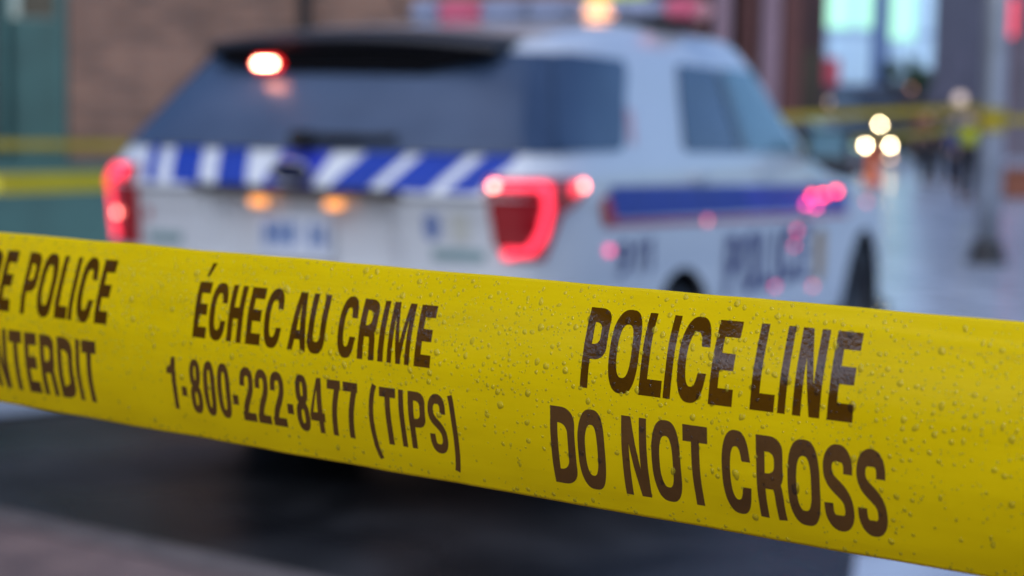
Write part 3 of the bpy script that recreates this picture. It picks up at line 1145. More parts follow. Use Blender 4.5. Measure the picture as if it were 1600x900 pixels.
for p in body.data.polygons: p.use_smooth = True
try:
    body.data.set_sharp_from_angle(angle=R(38))
except Exception:
    pass
if not body.data.materials: body.data.materials.append(M_WHITE)

# dark lower cladding
cv, cf = [], []
rings = []
for z, g, dy in ((.27, -.10, .15), (.30, -.03, .06), (.36, .0, .0), (.438, .004, 0)):
    c = contour(.44)
    rings.append([Vector((p.x * (1 + g), .05 + (p.y - .05) * (1 - dy * .02) + (dy if p.y < 1 else -dy if p.y > 4.6 else 0), z)) for p in c])
m_ = len(rings[0])
cv = [p for r in rings for p in r]
for i in range(3):
    for k in range(m_):
        ks = (cv[i * m_ + k] + cv[i * m_ + (k + 1) % m_]) / 2
        if any(abs(ks.y - wy) < .40 for wy, _ in WH) and abs(ks.x) > .5: continue
        cf.append((i * m_ + k, i * m_ + (k + 1) % m_, (i + 1) * m_ + (k + 1) % m_, (i + 1) * m_ + k))
mesh_obj('lower_cladding', cv, cf, M_PLAST, car)
MB().box((0, 2.7, .33), (1.5, 4.6, .12)).build('underbody', M_PLAST, car)


def trim(ov, keep):
    used = sorted({i for f in keep for i in f})
    new = {o: k for k, o in enumerate(used)}
    return [ov[i] for i in used], [tuple(new[i] for i in f) for f in keep]


def biggest(keep):
    """drop corner slivers: the largest set of faces joined along edges"""
    par = list(range(len(keep)))
    def find(a):
        while par[a] != a:
            par[a] = par[par[a]]
            a = par[a]
        return a
    ed = {}
    for k, f in enumerate(keep):
        for a, b in zip(f, f[1:] + f[:1]):
            e = (min(a, b), max(a, b))
            if e in ed: par[find(k)] = find(ed[e])
            else: ed[e] = k
    cnt = {}
    for k in range(len(keep)): cnt[find(k)] = cnt.get(find(k), 0) + 1
    if not cnt: return keep
    m = max(cnt, key=cnt.get)
    return [f for k, f in enumerate(keep) if find(k) == m]


def side_patch(name, poly, mat, parent=car, off=.004, side=1, step=.12):
    """flat outline in (y, z) laid over the body side"""
    vs, es = [], []
    ov, keep = fill([poly], [], step, step)
    ov, keep = trim(ov, biggest(keep))
    pts = [Vector((side * (xside(q.x, q.y) + off), q.x, q.y)) for q in ov]
    if side < 0: keep = [f[::-1] for f in keep]
    return mesh_obj(name, pts, keep, mat, parent, smooth=True)


def rear_patch(name, poly, mat, parent=car, off=.004, step=.05):
    vs = subdivide(poly, .06)
    ov, keep = fill([vs], [], step, step)
    ov, keep = trim(ov, biggest(keep))
    pts = [Vector((q.x, yrear(q.x, q.y) - off, q.y)) for q in ov]
    return mesh_obj(name, pts, keep, mat, parent, smooth=True)


def subdivide(poly, d):
    o = []
    for i, a in enumerate(poly):
        b = poly[(i + 1) % len(poly)]
        n = max(1, int(math.hypot(b[0] - a[0], b[1] - a[1]) / d))
        o += [(a[0] + (b[0] - a[0]) * k / n, a[1] + (b[1] - a[1]) * k / n) for k in range(n)]
    return o


def rnd_poly(poly, r=.03, k=5):
    """round the corners of an outline"""
    o = []
    n = len(poly)
    for i in range(n):
        p, a, b = Vector(poly[i]), Vector(poly[i - 1]), Vector(poly[(i + 1) % n])
        ra = min(r, (a - p).length * .45); rb_ = min(r, (b - p).length * .45)
        q0, q1 = p + (a - p).normalized() * ra, p + (b - p).normalized() * rb_
        for j in range(k + 1):
            t = j / k
            o.append(tuple(q0 * (1 - t) ** 2 + p * 2 * t * (1 - t) + q1 * t * t))
    return o


# windows
M_RGLASS = pmat('rain misted rear glass', (.030, .050, .095), rough=.30, ior=1.5, scale=2.2, col2=(.058, .088, .150))
rear_win = rear_patch('rear_window', rnd_poly([(-.81, 1.303), (.81, 1.303), (.67, 1.66), (-.67, 1.66)], .04), M_RGLASS, off=.016)
for sd in (1, -1):
    side_patch('quarter_window', subdivide(rnd_poly([(.27, 1.312), (.86, 1.310), (1.20, 1.655), (.60, 1.665)], .07), .08), M_CGLASS, side=sd, off=.006, step=.05)
    side_patch('rear_door_window', subdivide(rnd_poly([(1.52, 1.30), (2.27, 1.285), (2.30, 1.655), (1.78, 1.66)], .05), .08), M_CGLASS, side=sd, off=.006, step=.05)
    side_patch('front_door_window', subdivide(rnd_poly([(2.38, 1.285), (3.24, 1.27), (2.92, 1.655), (2.42, 1.66)], .05), .08), M_CGLASS2, side=sd, off=.006, step=.05)
    side_patch('door_pillar', subdivide([(2.272, 1.29), (2.376, 1.285), (2.415, 1.655), (2.305, 1.655)], .06), M_BLACKP, side=sd, off=.012, step=.05)
    # rear corner of the glasshouse in dark glass
    zs_ = [1.305] + [z for z in ZL if 1.31 <= z <= 1.66]
    gv, gf = [], []
    for z in zs_:
        c_ = contour(z)
        cut_y = .32 + (z - 1.325) / .335 * .34
        row = [p for p in c_[36:56]]
        for p in row:
            yy = min(p.y, cut_y + .02)
            xx = p.x if p.y <= cut_y + .02 else xside(yy, z)
            gv.append(Vector((sd * (xx + .005), yy - .004, z)))
    nr = 20
    for i in range(len(zs_) - 1):
        for k in range(nr - 1):
            q = (i * nr + k, i * nr + k + 1, (i + 1) * nr + k + 1, (i + 1) * nr + k)
            gf.append(q if sd > 0 else q[::-1])
    mesh_obj('corner_glass', gv, gf, M_CGLASS, car, smooth=True)
# windscreen
wv, wf = [], []
for j in range(7):
    z = 1.335 + .335 * j / 6
    w, yr, yf = rail(TOP, z)
    for i in range(13):
        f = -.9 + 1.8 * i / 12
        n = nexp(z)
        yc, L = (yr + yf) / 2, (yf - yr) / 2
        wv.append((w * f, yc + L * (1 - abs(f) ** n) ** (1 / n) - .18 * abs(f) ** 2.5 * .6 + .008, z))
for j in range(6):
    for i in range(12):
        wf.append((j * 13 + i, j * 13 + i + 1, (j + 1) * 13 + i + 1, (j + 1) * 13 + i))
mesh_obj('windscreen', wv, wf, M_CGLASS2, car, smooth=True)

# roof spoiler: lip, black panel for its dark underside and shade below
spv, spf = [], []
NS = 21
prof_ = [(.35, 1.655), (.325, 1.683), (.335, 1.702), (.43, 1.722), (.60, 1.735), (.60, 1.69), (.52, 1.655)]
for i in range(NS):
    f = -1 + 2 * i / (NS - 1)
    for (yy, zz) in prof_:
        spv.append((f * .60, yy + .05 * f * f, zz - .035 * f * f + .016))
npf = len(prof_)
for i in range(NS - 1):
    for k in range(npf):
        spf.append((i * npf + k, (i + 1) * npf + k, (i + 1) * npf + (k + 1) % npf, i * npf + (k + 1) % npf))
spf.append(tuple(range(npf)))
spf.append(tuple((NS - 1) * npf + k for k in range(npf))[::-1])
spoiler = mesh_obj('spoiler', spv, spf, pmat('dark spoiler paint', (.012, .012, .018), rough=.5), car)
hp = []
for (x, z) in ((-.585, 1.652), (-.565, 1.635), (-.34, 1.578), (.34, 1.578), (.565, 1.635), (.585, 1.652)): hp.append((x, z))
hv = [(x, .318 + .03 * (x / .6) ** 2, z) for x, z in hp] + [(x, .56, z) for x, z in hp]
nh = len(hp)
hf = [tuple(range(nh))] + [(i, (i + 1) % nh, nh + (i + 1) % nh, nh + i)[::-1] for i in range(nh)] + [tuple(nh + i for i in range(nh))[::-1]]
mesh_obj('underside_shade', hv, hf, pmat('matt black underside shade', (.003, .003, .004), rough=.8, spec=.05), car)
# warning lamp inside the top of the rear glass
lm = MB().box((0, 0, 0), (.095, .03, .022), bev=.010).build('warning_lamp', M_WHITELED, car)
lm.location = (-.30, .300, 1.607)
MB().box((-.30, .312, 1.607), (.125, .03, .05), bev=.015).build('halo_plate', pmat('red lamp halo', (.3, .01, .01), emit=(1, .004, .006), estr=1.3), car)  # glowing plate that paints the red halo round the lamp
# wiper
wm = MB()
wm.tube([(-.02, .10, 1.335), (.25, .098, 1.347), (.36, .10, 1.352)], .012, 8)
wm.box((.08, .10, 1.345), (.30, .04, .03), bev=.01)
wm.lathe([(.0001, -.05), (.035, -.05), (.035, .02), (.0001, .02)], (.0, .08, 1.335), 'Y', 14)
wm.build('rear_wiper', M_PLAST, car)

# blue and white chevron band across the tailgate
zb0, zb1 = 1.170, 1.299
def band_piece(xa, xb, lean, mat, name='tailgate_stripe'):
    poly = subdivide([(xa - lean, zb0), (xb - lean, zb0), (xb + lean, zb1), (xa + lean, zb1)], .04)
    poly = [(max(-.80, min(.80, x)), z) for x, z in poly]
    return rear_patch(name, poly, mat, off=.004, step=.03)
for (xa, xb) in ((-.662, -.606), (-.543, -.413), (-.340, -.212)): band_piece(xa, xb, -.022, M_BLUE)
band_piece(-.11, .095, .02, M_BLUE2)
for (xa, xb) in ((.195, .352), (.413, .582), (.643, .757)): band_piece(xa, xb, .055, M_BLUE)
# dark strip painting the shadow line under the band, emblem, handle
tb = MB()
tb.box((0, .02, 1.160), (.86, .05, .026), bev=.008)
tb.build('shadow_strip', M_PLAST, car)
em = mesh_obj('emblem', *(lambda o: (o, [tuple(range(len(o)))]))([(.078 * math.cos(a * .2618), -.012, 1.222 + .036 * math.sin(a * .2618)) for a in range(24)]), pmat('dark navy emblem', (.012, .018, .05), rough=.25, coat=1), car)
rim_ = MB().tube([(.08 * math.cos(a * .2618), -.010, 1.222 + .038 * math.sin(a * .2618)) for a in range(25)], .006, 8, cap=False)
rim_.build('emblem_rim', M_CHROME, em)
# amber lamps either side of the plate, plate
for xx in (-.155, .155):
    o = MB().box((xx, .028, 1.112), (.085, .03, .030), bev=.012).build('amber_lamp', M_AMBER, car)
pl = MB().box((-.03, .070, .985), (.31, .008, .155), bev=.003).build('number_plate', pmat('white plate', (.62, .66, .74), rough=.35), car)


def flat_text(items, cap, t, place, mat, name, parent):
    mb = MB()
    for ch, x0, x1 in items:
        P, Hh = glyph(ch, (x1 - x0) / cap, t / cap, .19)
        P = [[(x0 + x * cap, y * cap) for x, y in q] for q in P]
        Hh = [[(x0 + x * cap, y * cap) for x, y in q] for q in Hh]
        ov, keep = fill(P, Hh, cap / 4)
        mb.add([place(q.x, q.y) for q in ov], keep)
    return mb.build(name, mat, parent, smooth=True)


flat_text([('H', -.155, -.115), ('R', -.105, -.068), ('U', -.058, -.020), ('8', .030, .062), ('4', .070, .105)], .082, .017,
          lambda x, y: Vector((x, .064, .958 + y)), pmat('blue plate figures', (.09, .18, .42), rough=.4), 'lettering', pl)
# small badges on the tailgate
M_BADGE = pmat('grey green badge', (.22, .33, .34), rough=.4)
M_CREST = pmat('blue crest film', (.16, .22, .42), rough=.4)
rear_patch('badge', [(-.66, .945), (-.50, .945), (-.50, .985), (-.66, .985)], M_BADGE)
rear_patch('badge', [(.53, .935), (.72, .935), (.72, .975), (.53, .975)], M_BADGE)
rear_patch('crest', [(.50, 1.02), (.53, 1.0), (.56, 1.02), (.56, 1.085), (.53, 1.10), (.50, 1.085)], M_CREST)
rear_patch('crest', [(-.665, 1.03), (-.64, 1.03), (-.64, 1.07), (-.665, 1.07)], pmat('red mark film', (.40, .10, .12)))
rear_patch('sticker', [(.60, 1.0), (.67, 1.0), (.67, 1.10), (.60, 1.10)], pmat('pale sticker', (.55, .55, .50)))

# tail lamps
def corner(a, z, off=.0):
    """point on the tail corner; a<0 on the rear face (distance from the corner), a>0 along the side"""
    if a < 0: x = .93 + a; return Vector((x, yrear(x, z) - off, z))
    y = .20 + a
    return Vector((xside(y, z) + off, y, z))


def lamp_patch(poly, mat, name, parent, off, sd):
    ov, keep = fill([subdivide(poly, .03)], [], .03, .02)
    pts = []
    for q in ov:
        a = q.x
        if -.05 < a < .05:
            t = (a + .05) / .1
            p = corner(-.05, q.y, off) * (1 - t) ** 2 + (corner(-.05, q.y, off) + corner(.05, q.y, off) + Vector((.05, -.05, 0))) * .5 * 2 * t * (1 - t) + corner(.05, q.y, off) * t * t
        else: p = corner(a, q.y, off)
        pts.append(Vector((p.x * sd, p.y, p.z)))
    if sd < 0: keep = [f[::-1] for f in keep]
    return mesh_obj(name, pts, keep, mat, parent, smooth=True)


def strip(pts, w):
    return stroke(pts, w / 2, w / 2)


for sd in (1, -1):
    if sd == 1:
        outl = [(-.20, 1.225), (-.175, 1.00), (-.13, .945), (-.03, .945), (.03, 1.10), (.20, 1.165), (.21, 1.215), (.08, 1.225)]
    else:
        outl = [(-.24, 1.235), (-.235, .93), (-.03, .93), (.03, 1.10), (.20, 1.165), (.21, 1.215), (.08, 1.225)]
    tl_ = lamp_patch(outl, M_RLENS, 'tail_lamp', car, .012, sd)
    if sd == 1:
        lamp_patch(strip([(-.17, 1.198), (-.03, 1.198), (-.015, 1.185), (-.015, 1.12), (-.035, 1.03), (-.065, .975), (-.13, .968)], .025), M_REDLED, 'light_strip', tl_, .018, sd)
        lamp_patch(se(-.165, 1.198, .014, .014, 2, 12), M_HOTLED, 'led', tl_, .021, sd)
        lamp_patch(se(.165, 1.195, .022, .016, 2, 12), M_HOTLED, 'led', tl_, .021, sd)
        lamp_patch(se(.10, 1.185, .03, .022, 2, 12), M_REDLED, 'led', tl_, .019, sd)
        lamp_patch(se(-.125, .968, .020, .018, 2, 12), M_REDLED, 'led', tl_, .020, sd)
        lamp_patch(se(-.018, 1.19, .016, .016, 2, 12), M_REDLED, 'led', tl_, .022, sd)
    else:
        lamp_patch(strip([(-.19, 1.20), (-.10, 1.20), (-.07, 1.15), (-.07, 1.02), (-.10, .95)], .055), M_REDLED, 'light_strip', tl_, .018, sd)
        lamp_patch(se(-.12, 1.045, .013, .014, 2, 12), M_HOTLED, 'led', tl_, .022, sd)
        lamp_patch(se(-.16, 1.20, .03, .02, 2, 12), M_REDLED, 'led', tl_, .020, sd)

# side livery: blue band, red line, lettering, crest
for sd in (1, -1):
    side_patch('side_stripe', subdivide([(.64, 1.185), (.56, 1.07), (2.3, 1.02), (2.2, 1.145)], .12), M_BLUE, side=sd, off=.004)
    side_patch('side_stripe', subdivide([(2.2, 1.142), (2.3, 1.02), (4.02, .955), (4.0, 1.088)], .12), M_BLUE2, side=sd, off=.004)
    side_patch('side_line', subdivide([(.56, 1.062), (.54, 1.04), (4.02, .925), (4.02, .947)], .12), pmat('red line film', (.45, .05, .09)), side=sd, off=.004)
    side_patch('reflector', rnd_poly([(.53, 1.06), (.66, 1.06), (.60, 1.155), (.53, 1.145)], .015), pmat('red reflector', (.45, .012, .015), rough=.25), side=sd, off=.006)


def on_side(y, z, off=.005): return Vector((xside(y, z) + off, y, z))
flat_text([('P', 1.95, 2.15), ('O', 2.19, 2.41), ('L', 2.46, 2.64), ('I', 2.69, 2.755), ('C', 2.81, 3.03), ('E', 3.09, 3.28)], .27, .06, lambda x, y: on_side(x, .665 + y - (x - 1.95) * .012), M_NAVY, 'side_lettering', car)
flat_text([('9', .67, .80), ('1', .845, .92), ('1', .955, 1.03)], .125, .034, lambda x, y: on_side(x, .855 + y), M_NAVY, 'side_lettering', car)
side_patch('door_crest', rnd_poly([(3.42, .64), (3.50, .60), (3.58, .64), (3.60, .86), (3.50, .90), (3.40, .86)], .03), pmat('gold crest film', (.45, .27, .11)))
side_patch('door_crest', rnd_poly([(3.13, .86), (3.27, .86), (3.27, .93), (3.13, .93)], .02), pmat('red mark film', (.40, .10, .12)))
# red mark on the rear pillar
side_patch('pillar_mark', rnd_poly([(.94, 1.33), (1.0, 1.33), (1.09, 1.46), (1.03, 1.47)], .02), pmat('pale red mark film', (.62, .38, .42)))
# handles, fuel flap seam, glowing slips for red reflections in the paint
for sd in (1, -1):
    for yy in (1.62, 2.52):
        MB().box((sd * (xside(yy, 1.19) + .018), yy, 1.195), (.03, .19, .032), bev=.01).build('door_handle', M_WHITE, car)
M_GLINT = pmat('glowing red reflection', (.6, .03, .05), emit=(1, .04, .075), estr=9, var=0)
M_GLINT2 = pmat('glowing dim magenta reflection', (.5, .05, .2), emit=(1, .06, .30), estr=3.6, var=0)
for (yy, zz, ly, mm) in ((3.50, 1.055, .10, M_GLINT), (3.76, 1.065, .08, M_GLINT), (3.30, 1.058, .06, M_GLINT), (3.18, 1.02, .06, M_GLINT2), (3.36, 1.00, .07, M_GLINT2)):
    MB().box((xside(yy, zz) + .008, yy, zz), (.018, ly, .022), bev=.006).build('side_reflection', mm, car)  # no real lamps: red light mirrored in the paint, added as glow
for (px, py, e) in ((1098, 352, 1), (950, 392, 1), (1240, 388, 2), (1205, 455, 2), (1275, 462, 1), (1352, 318, 1), (1012, 205, 0)):
    pass
M_SHINE = pmat('glowing pink reflection', (.5, .1, .15), emit=(1, .16, .22), estr=1.3, var=0)  # glowing slips in place of pink and magenta reflections in the paint
M_SHINE2 = pmat('glowing magenta reflection', (.5, .05, .15), emit=(1, .08, .26), estr=1.6, var=0)
for (yy, zz, mm) in ((1.68, 1.012, M_SHINE), (.60, .955, M_SHINE2), (3.02, .83, M_SHINE2), (3.05, .90, M_SHINE2), (2.72, .655, M_SHINE2), (3.40, .60, M_SHINE), (4.45, .985, M_SHINE)):
    MB().box((xside(yy, zz) + .004, yy, zz), (.010, .040, .026), bev=.004).build('small_reflection', mm, car)
# mirrors
for sd in (1, -1):
    mo = MB().box((sd * 1.05, 3.30, 1.31), (.22, .12, .17), bev=.04)
    mo.box((sd * .95, 3.33, 1.26), (.12, .06, .05), bev=.01)
    mo = mo.build('door_mirror', M_BLACKP, car)
    MB().box((sd * 1.055, 3.236, 1.315), (.17, .006, .12)).build('mirror_glass', M_CGLASS2, mo)

# light bar on the roof
LBX, LBY, LBZ = .05, 2.12, 1.86
MB().box((LBX, LBY, LBZ - .012), (1.36, .24, .03), bev=.01).build('light_bar_base', M_PLAST, car)
for i, (xa, xb, mm) in enumerate(((-.66, -.52, 'clear'), (-.515, -.31, 'red'), (-.305, -.07, 'clear'), (-.065, .14, 'clear'), (.145, .21, 'clear'), (.33, .40, 'clear'), (.405, .58, 'clear'), (.585, .74, 'red'))):
    m = {'clear': pmat('clear lamp lens', (.28, .31, .42), rough=.12, coat=1, var=.2), 'red': pmat('red lamp lens', (.42, .12, .18), rough=.15, coat=1, emit=(1, .10, .22), estr=.1)}[mm]
    MB().box((LBX + (xa + xb) / 2, LBY, LBZ + .045), (xb - xa, .23, .085), bev=.02).build('light_bar_lens', m, car)
MB().box((LBX + .27, LBY - .02, LBZ + .04), (.10, .24, .08), bev=.02).build('light_bar_lens', pmat('amber flash lens', (.8, .4, .2), emit=(1, .50, .28), estr=.95), car)
for xx in (-.45, .55):
    MB().box((xx, LBY, 1.835), (.08, .12, .05)).build('light_bar_foot', M_PLAST, car)
an = MB().tube([(0, .85, 1.79), (0, .80, 1.82), (0, .62, 2.0)], .006, 6)
an.build('antenna', M_PLAST, car)

# wheels
def wheel(x, y, z, sd, parent, r=.385, w=.24):
    t = MB().lathe([(r * .62, -w * .46), (r * .80, -w * .5), (r * .95, -w * .46), (r, -w * .33), (r, w * .33), (r * .95, w * .46), (r * .80, w * .5), (r * .62, w * .46), (r * .62, -w * .46)], (0, 0, 0), 'X', 36)
    root = t.build('wheel', M_TYRE, parent, smooth=True)
    root.location = (x, y, z)
    d = MB().lathe([(r * .62, sd * w * .44), (r * .58, sd * w * .30), (r * .30, sd * w * .22), (r * .22, sd * w * .34), (.001, sd * w * .34)], (0, 0, 0), 'X', 30)
    for k in range(8):
        a = k * math.pi / 4
        d.box((sd * w * .26, r * .44 * math.cos(a), r * .44 * math.sin(a)), (.012, .05, .05), bev=.004)
    d.build('rim', M_STEEL, root)
    return root
for (wy, wz) in WH:
    for sd in (1, -1):
        wheel(sd * .83, wy, .385, sd, car)
# arch liners
for (wy, wz) in WH:
    for sd in (1, -1):
        MB().lathe([(.433, -.31), (.433, .02)] if sd > 0 else [(.433, -.02), (.433, .31)], (.93 * sd, wy, wz), 'X', 30).build('arch_liner', M_PLAST, car)
MB().box((-.55, -.0, .33), (.05, .2, .05), bev=.02).build('exhaust_tip', M_CHROME, car)


# ================================================================== OTHER BARRIER TAPES
M_TAPE2 = pmat('yellow barrier film', (.66, .55, .01), rough=.35, var=.06, scale=3)


def ribbon(name, pts, w, label, sag=.04, group=None, mat=M_TAPE2, tilt=0.0):
    vs, fs = [], []
    k = 0
    prev = 0
    for (a, b) in zip(pts, pts[1:]):
        a, b = Vector(a), Vector(b)
        n = 24
        d = (b - a).normalized()
        nn = Vector((-d.y, d.x, 0)).normalized()
        for i in range(n + 1):
            t = i / n
            p = a + (b - a) * t - Vector((0, 0, sag * 4 * t * (1 - t)))
            tw = tilt + .15 * math.sin(t * 7 + a.x)
            u = Vector((0, 0, 1)) * math.cos(tw) + nn * math.sin(tw)
            q = nn * .0004
            vs += [p + u * w / 2 + q, p - u * w / 2 + q, p - u * w / 2 - q, p + u * w / 2 - q]
        for i in range(n):
            o = prev + i * 4
            for j in range(4): fs.append((o + j, o + (j + 1) % 4, o + 4 + (j + 1) % 4, o + 4 + j))
        prev = len(vs)
    o = mesh_obj(name, vs, fs, mat)
    tag(o, label, 'tape', group)
    return o


pole_c = gnd(1541, 413)
PX, PY = pole_c.x, pole_c.y
pr = .125
M_TAPE3 = pmat('darker barrier film', (.36, .27, .012), rough=.4, var=.1, scale=3)  # darker, browner yellow than the other barrier film
ribbon('barrier_tape', [(-4.4, 6.2, 1.06), (-2.02, 7.05, 1.128), (.2, 12.2, 1.05)], .085, 'bright yellow barrier tape running behind the tail of the police car at the left edge', .0, 'barrier tapes behind the car', tilt=.45)
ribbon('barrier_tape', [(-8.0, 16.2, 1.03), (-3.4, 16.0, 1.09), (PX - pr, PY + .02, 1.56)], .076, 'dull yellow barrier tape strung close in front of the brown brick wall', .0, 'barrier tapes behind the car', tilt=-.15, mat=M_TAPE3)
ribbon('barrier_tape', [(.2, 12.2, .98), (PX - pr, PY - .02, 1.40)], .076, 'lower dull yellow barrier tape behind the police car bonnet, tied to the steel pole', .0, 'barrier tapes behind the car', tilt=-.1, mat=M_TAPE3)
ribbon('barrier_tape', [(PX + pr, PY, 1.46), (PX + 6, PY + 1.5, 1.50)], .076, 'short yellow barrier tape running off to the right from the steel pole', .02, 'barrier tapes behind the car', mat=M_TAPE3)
dl = empty('delineator_post', (.2, 12.26, 0))
tag(dl, 'orange delineator post hidden behind the police car holding the barrier tapes', 'post')
MB().tube([(0, 0, .05), (0, 0, 1.15)], .05, 14).build('post', pmat('orange cone plastic', (.70, .11, .015), rough=.5), dl)
MB().lathe([(.001, .07), (.16, .06), (.2, .0)], (0, 0, 0), 'Z', 16).build('base', M_PLAST, dl)


# steel pole with tape wound round it
M_GALV = pmat('galvanised steel', (.42, .44, .47), rough=.32, metal=.5, var=.2, scale=3)
sp = empty('steel_pole', (PX, PY, 0))
tag(sp, 'grey steel pole standing on the wet plaza right of the police car', 'pole')
MB().tube([(0, 0, .02), (0, 0, 3.2), (0, 0, 7.0)], [pr, pr * .96, pr * .8], 24).build('shaft', M_GALV, sp, smooth=True)
MB().lathe([(.001, .006), (.21, .006), (.21, .05), (.165, .09), (.165, .20), (.13, .24), (.001, .24)], (0, 0, 0), 'Z', 24).build('base_cover', pmat('dark iron base', (.05, .048, .05), rough=.45, metal=.4), sp)
wr = MB()
for k, zz in enumerate((1.37, 1.45, 1.53)):
    wr.lathe([(pr + .004 + .002 * k, zz - .038), (pr + .008, zz), (pr + .004 + .002 * k, zz + .038)], (PX, PY, 0), 'Z', 24)
tag(wr.build('tape_wrap', M_TAPE3), 'dull yellow tape wound several times round the steel pole', 'tape')


# ================================================================== FAR STREET: vehicles, people, cone, lamps, tree
M_FARBLK = pmat('dark car paint', (.012, .012, .016), rough=.2, coat=1)
M_FARGLS = pmat('far car glass', (.02, .03, .04), rough=.05)
M_HEAD = pmat('lit headlamp', (.9, .85, .7), emit=(1, .80, .45), estr=42, var=0)
M_FOG = pmat('lit fog lamp', (.8, .6, .5), emit=(1, .62, .42), estr=3.5, var=0)


def far_car(loc, rz, label, mat, van=False, heads=(1, -1), fog=()):
    root = empty('parked_car' if not van else 'parked_van', loc, rz)
    tag(root, label, 'van' if van else 'car')
    # +y is the front
    L, Wd = (4.6, .9) if not van else (5.2, .98)
    hood, roof = (.92, 1.45) if not van else (1.46, 2.35)
    def loft(secs):
        vs, fs = [], []
        for (y, w, z0, z1) in secs:
            for f, g in ((-1, 0), (-1, .75), (-.86, 1), (-.3, 1.02), (.3, 1.02), (.86, 1), (1, .75), (1, 0)):
                vs.append((w * f, y, z0 + (z1 - z0) * g))
        for i in range(len(secs) - 1):
            for k in range(8): fs.append((i * 8 + k, i * 8 + (k + 1) % 8, (i + 1) * 8 + (k + 1) % 8, (i + 1) * 8 + k))
        fs.append(tuple(range(8))); fs.append(tuple((len(secs) - 1) * 8 + k for k in range(8))[::-1])
        return vs, fs
    h = L / 2
    v, f = loft([(-h, Wd * .84, .3, hood - .1), (-h + .2, Wd * .98, .24, hood + .02), (-h + 1.2, Wd, .22, hood + .05), (h - 1.6, Wd, .22, hood + .03), (h - .4, Wd * .97, .22, hood - .12), (h - .06, Wd * .86, .26, hood - .28), (h, Wd * .8, .3, hood - .36)])
    mesh_obj('body', v, f, mat, root, smooth=True)
    if not van: secs = [(-h + .5, Wd * .82, hood - .02, hood + .08), (-h + 1.05, Wd * .76, hood - .02, roof - .04), (-h + 2.0, Wd * .76, hood - .02, roof), (h - 1.95, Wd * .76, hood - .02, roof - .05), (h - 1.2, Wd * .84, hood - .04, hood + .05)]
    else: secs = [(-h + .03, Wd * .93, hood - .02, roof - .06), (-h + .3, Wd * .94, hood - .02, roof), (h - 1.9, Wd * .93, hood - .02, roof), (h - 1.5, Wd * .9, hood - .02, roof - .1), (h - .95, Wd * .92, hood - .05, hood + .1)]
    v, f = loft(secs)
    mesh_obj('cabin', v, f, M_FARGLS if not van else mat, root, smooth=True)
    for sy in (-1, 1):
        for sx in (-1, 1):
            wheel(sx * (Wd - .1), sy * (h - .85), .33, sx, root, .33, .2)
    for sx in heads:
        MB().box((sx * Wd * .66, h - .025, hood - .22), (.13, .10, .11), bev=.04).build('headlamp', M_HEAD, root)
    for sx in fog:
        MB().box((sx * Wd * .62, h + .0, .36), (.16, .12, .09), bev=.03).build('fog_lamp', M_FOG, root)
    MB().box((0, h + .0, .52), (Wd * 1.0, .05, .16), bev=.02).build('grille', M_PLAST, root)
    return root


# sedan turned three-quarters towards the camera, van behind it
hl, hr = at(1348, 228, 50), at(1396, 228, 50)
mid = (hl + hr) / 2
ang = math.acos(min(1, (hr.x - hl.x) / (2 * .9 * .66)))
rz = math.pi + ang
fw = Vector((-math.sin(rz), math.cos(rz), 0))
c = mid - fw * 2.28
far_car((c.x, c.y, 0), rz, 'dark car far off with both headlamps lit, facing up the street', M_FARBLK, fog=(-1,))
h3 = at(1375, 195, 62)
rz2 = math.pi + .12
fw2 = Vector((-math.sin(rz2), math.cos(rz2), 0)); rt2 = Vector((math.cos(rz2), math.sin(rz2), 0))
c2 = h3 - fw2 * 2.58 - rt2 * (.98 * .66)
far_car((c2.x, c2.y, max(0, h3.z - .93) * .0), rz2, 'dark van with one lit headlamp behind the far car', pmat('dark van paint', (.03, .03, .035), rough=.3, coat=.6), van=True, heads=(1,))
p = at(1165, 228, 36)
far_car((p.x, p.y, 0), R(68), 'black parked car beyond the bonnet of the police car', pmat('black car paint', (.008, .008, .01), rough=.2, coat=1), heads=())


def skin_obj(name, V, E, RD, mat, parent, subs=1):
    me = bpy.data.meshes.new(name)
    me.from_pydata(V, E, [])
    o = bpy.data.objects.new(name, me)
    COL.objects.link(o)
    md = o.modifiers.new('skin', 'SKIN')
    if not me.skin_vertices: me.skin_vertices.new()
    for i, r in enumerate(RD):
        me.skin_vertices[0].data[i].radius = (r, r) if not isinstance(r, tuple) else r
        me.skin_vertices[0].data[i].use_root = (i == 0)
    sb = o.modifiers.new('sub', 'SUBSURF')
    sb.levels = sb.render_levels = subs
    bpy.context.view_layer.update()
    dg = bpy.context.evaluated_depsgraph_get()
    m2 = bpy.data.meshes.new_from_object(o.evaluated_get(dg))
    o.modifiers.clear()
    o.data = m2
    m2.materials.clear()
    m2.materials.append(mat)
    for p_ in m2.polygons: p_.use_smooth = True
    o.parent = parent
    return o


M_SKIN = pmat('skin', (.42, .26, .20), rough=.5)


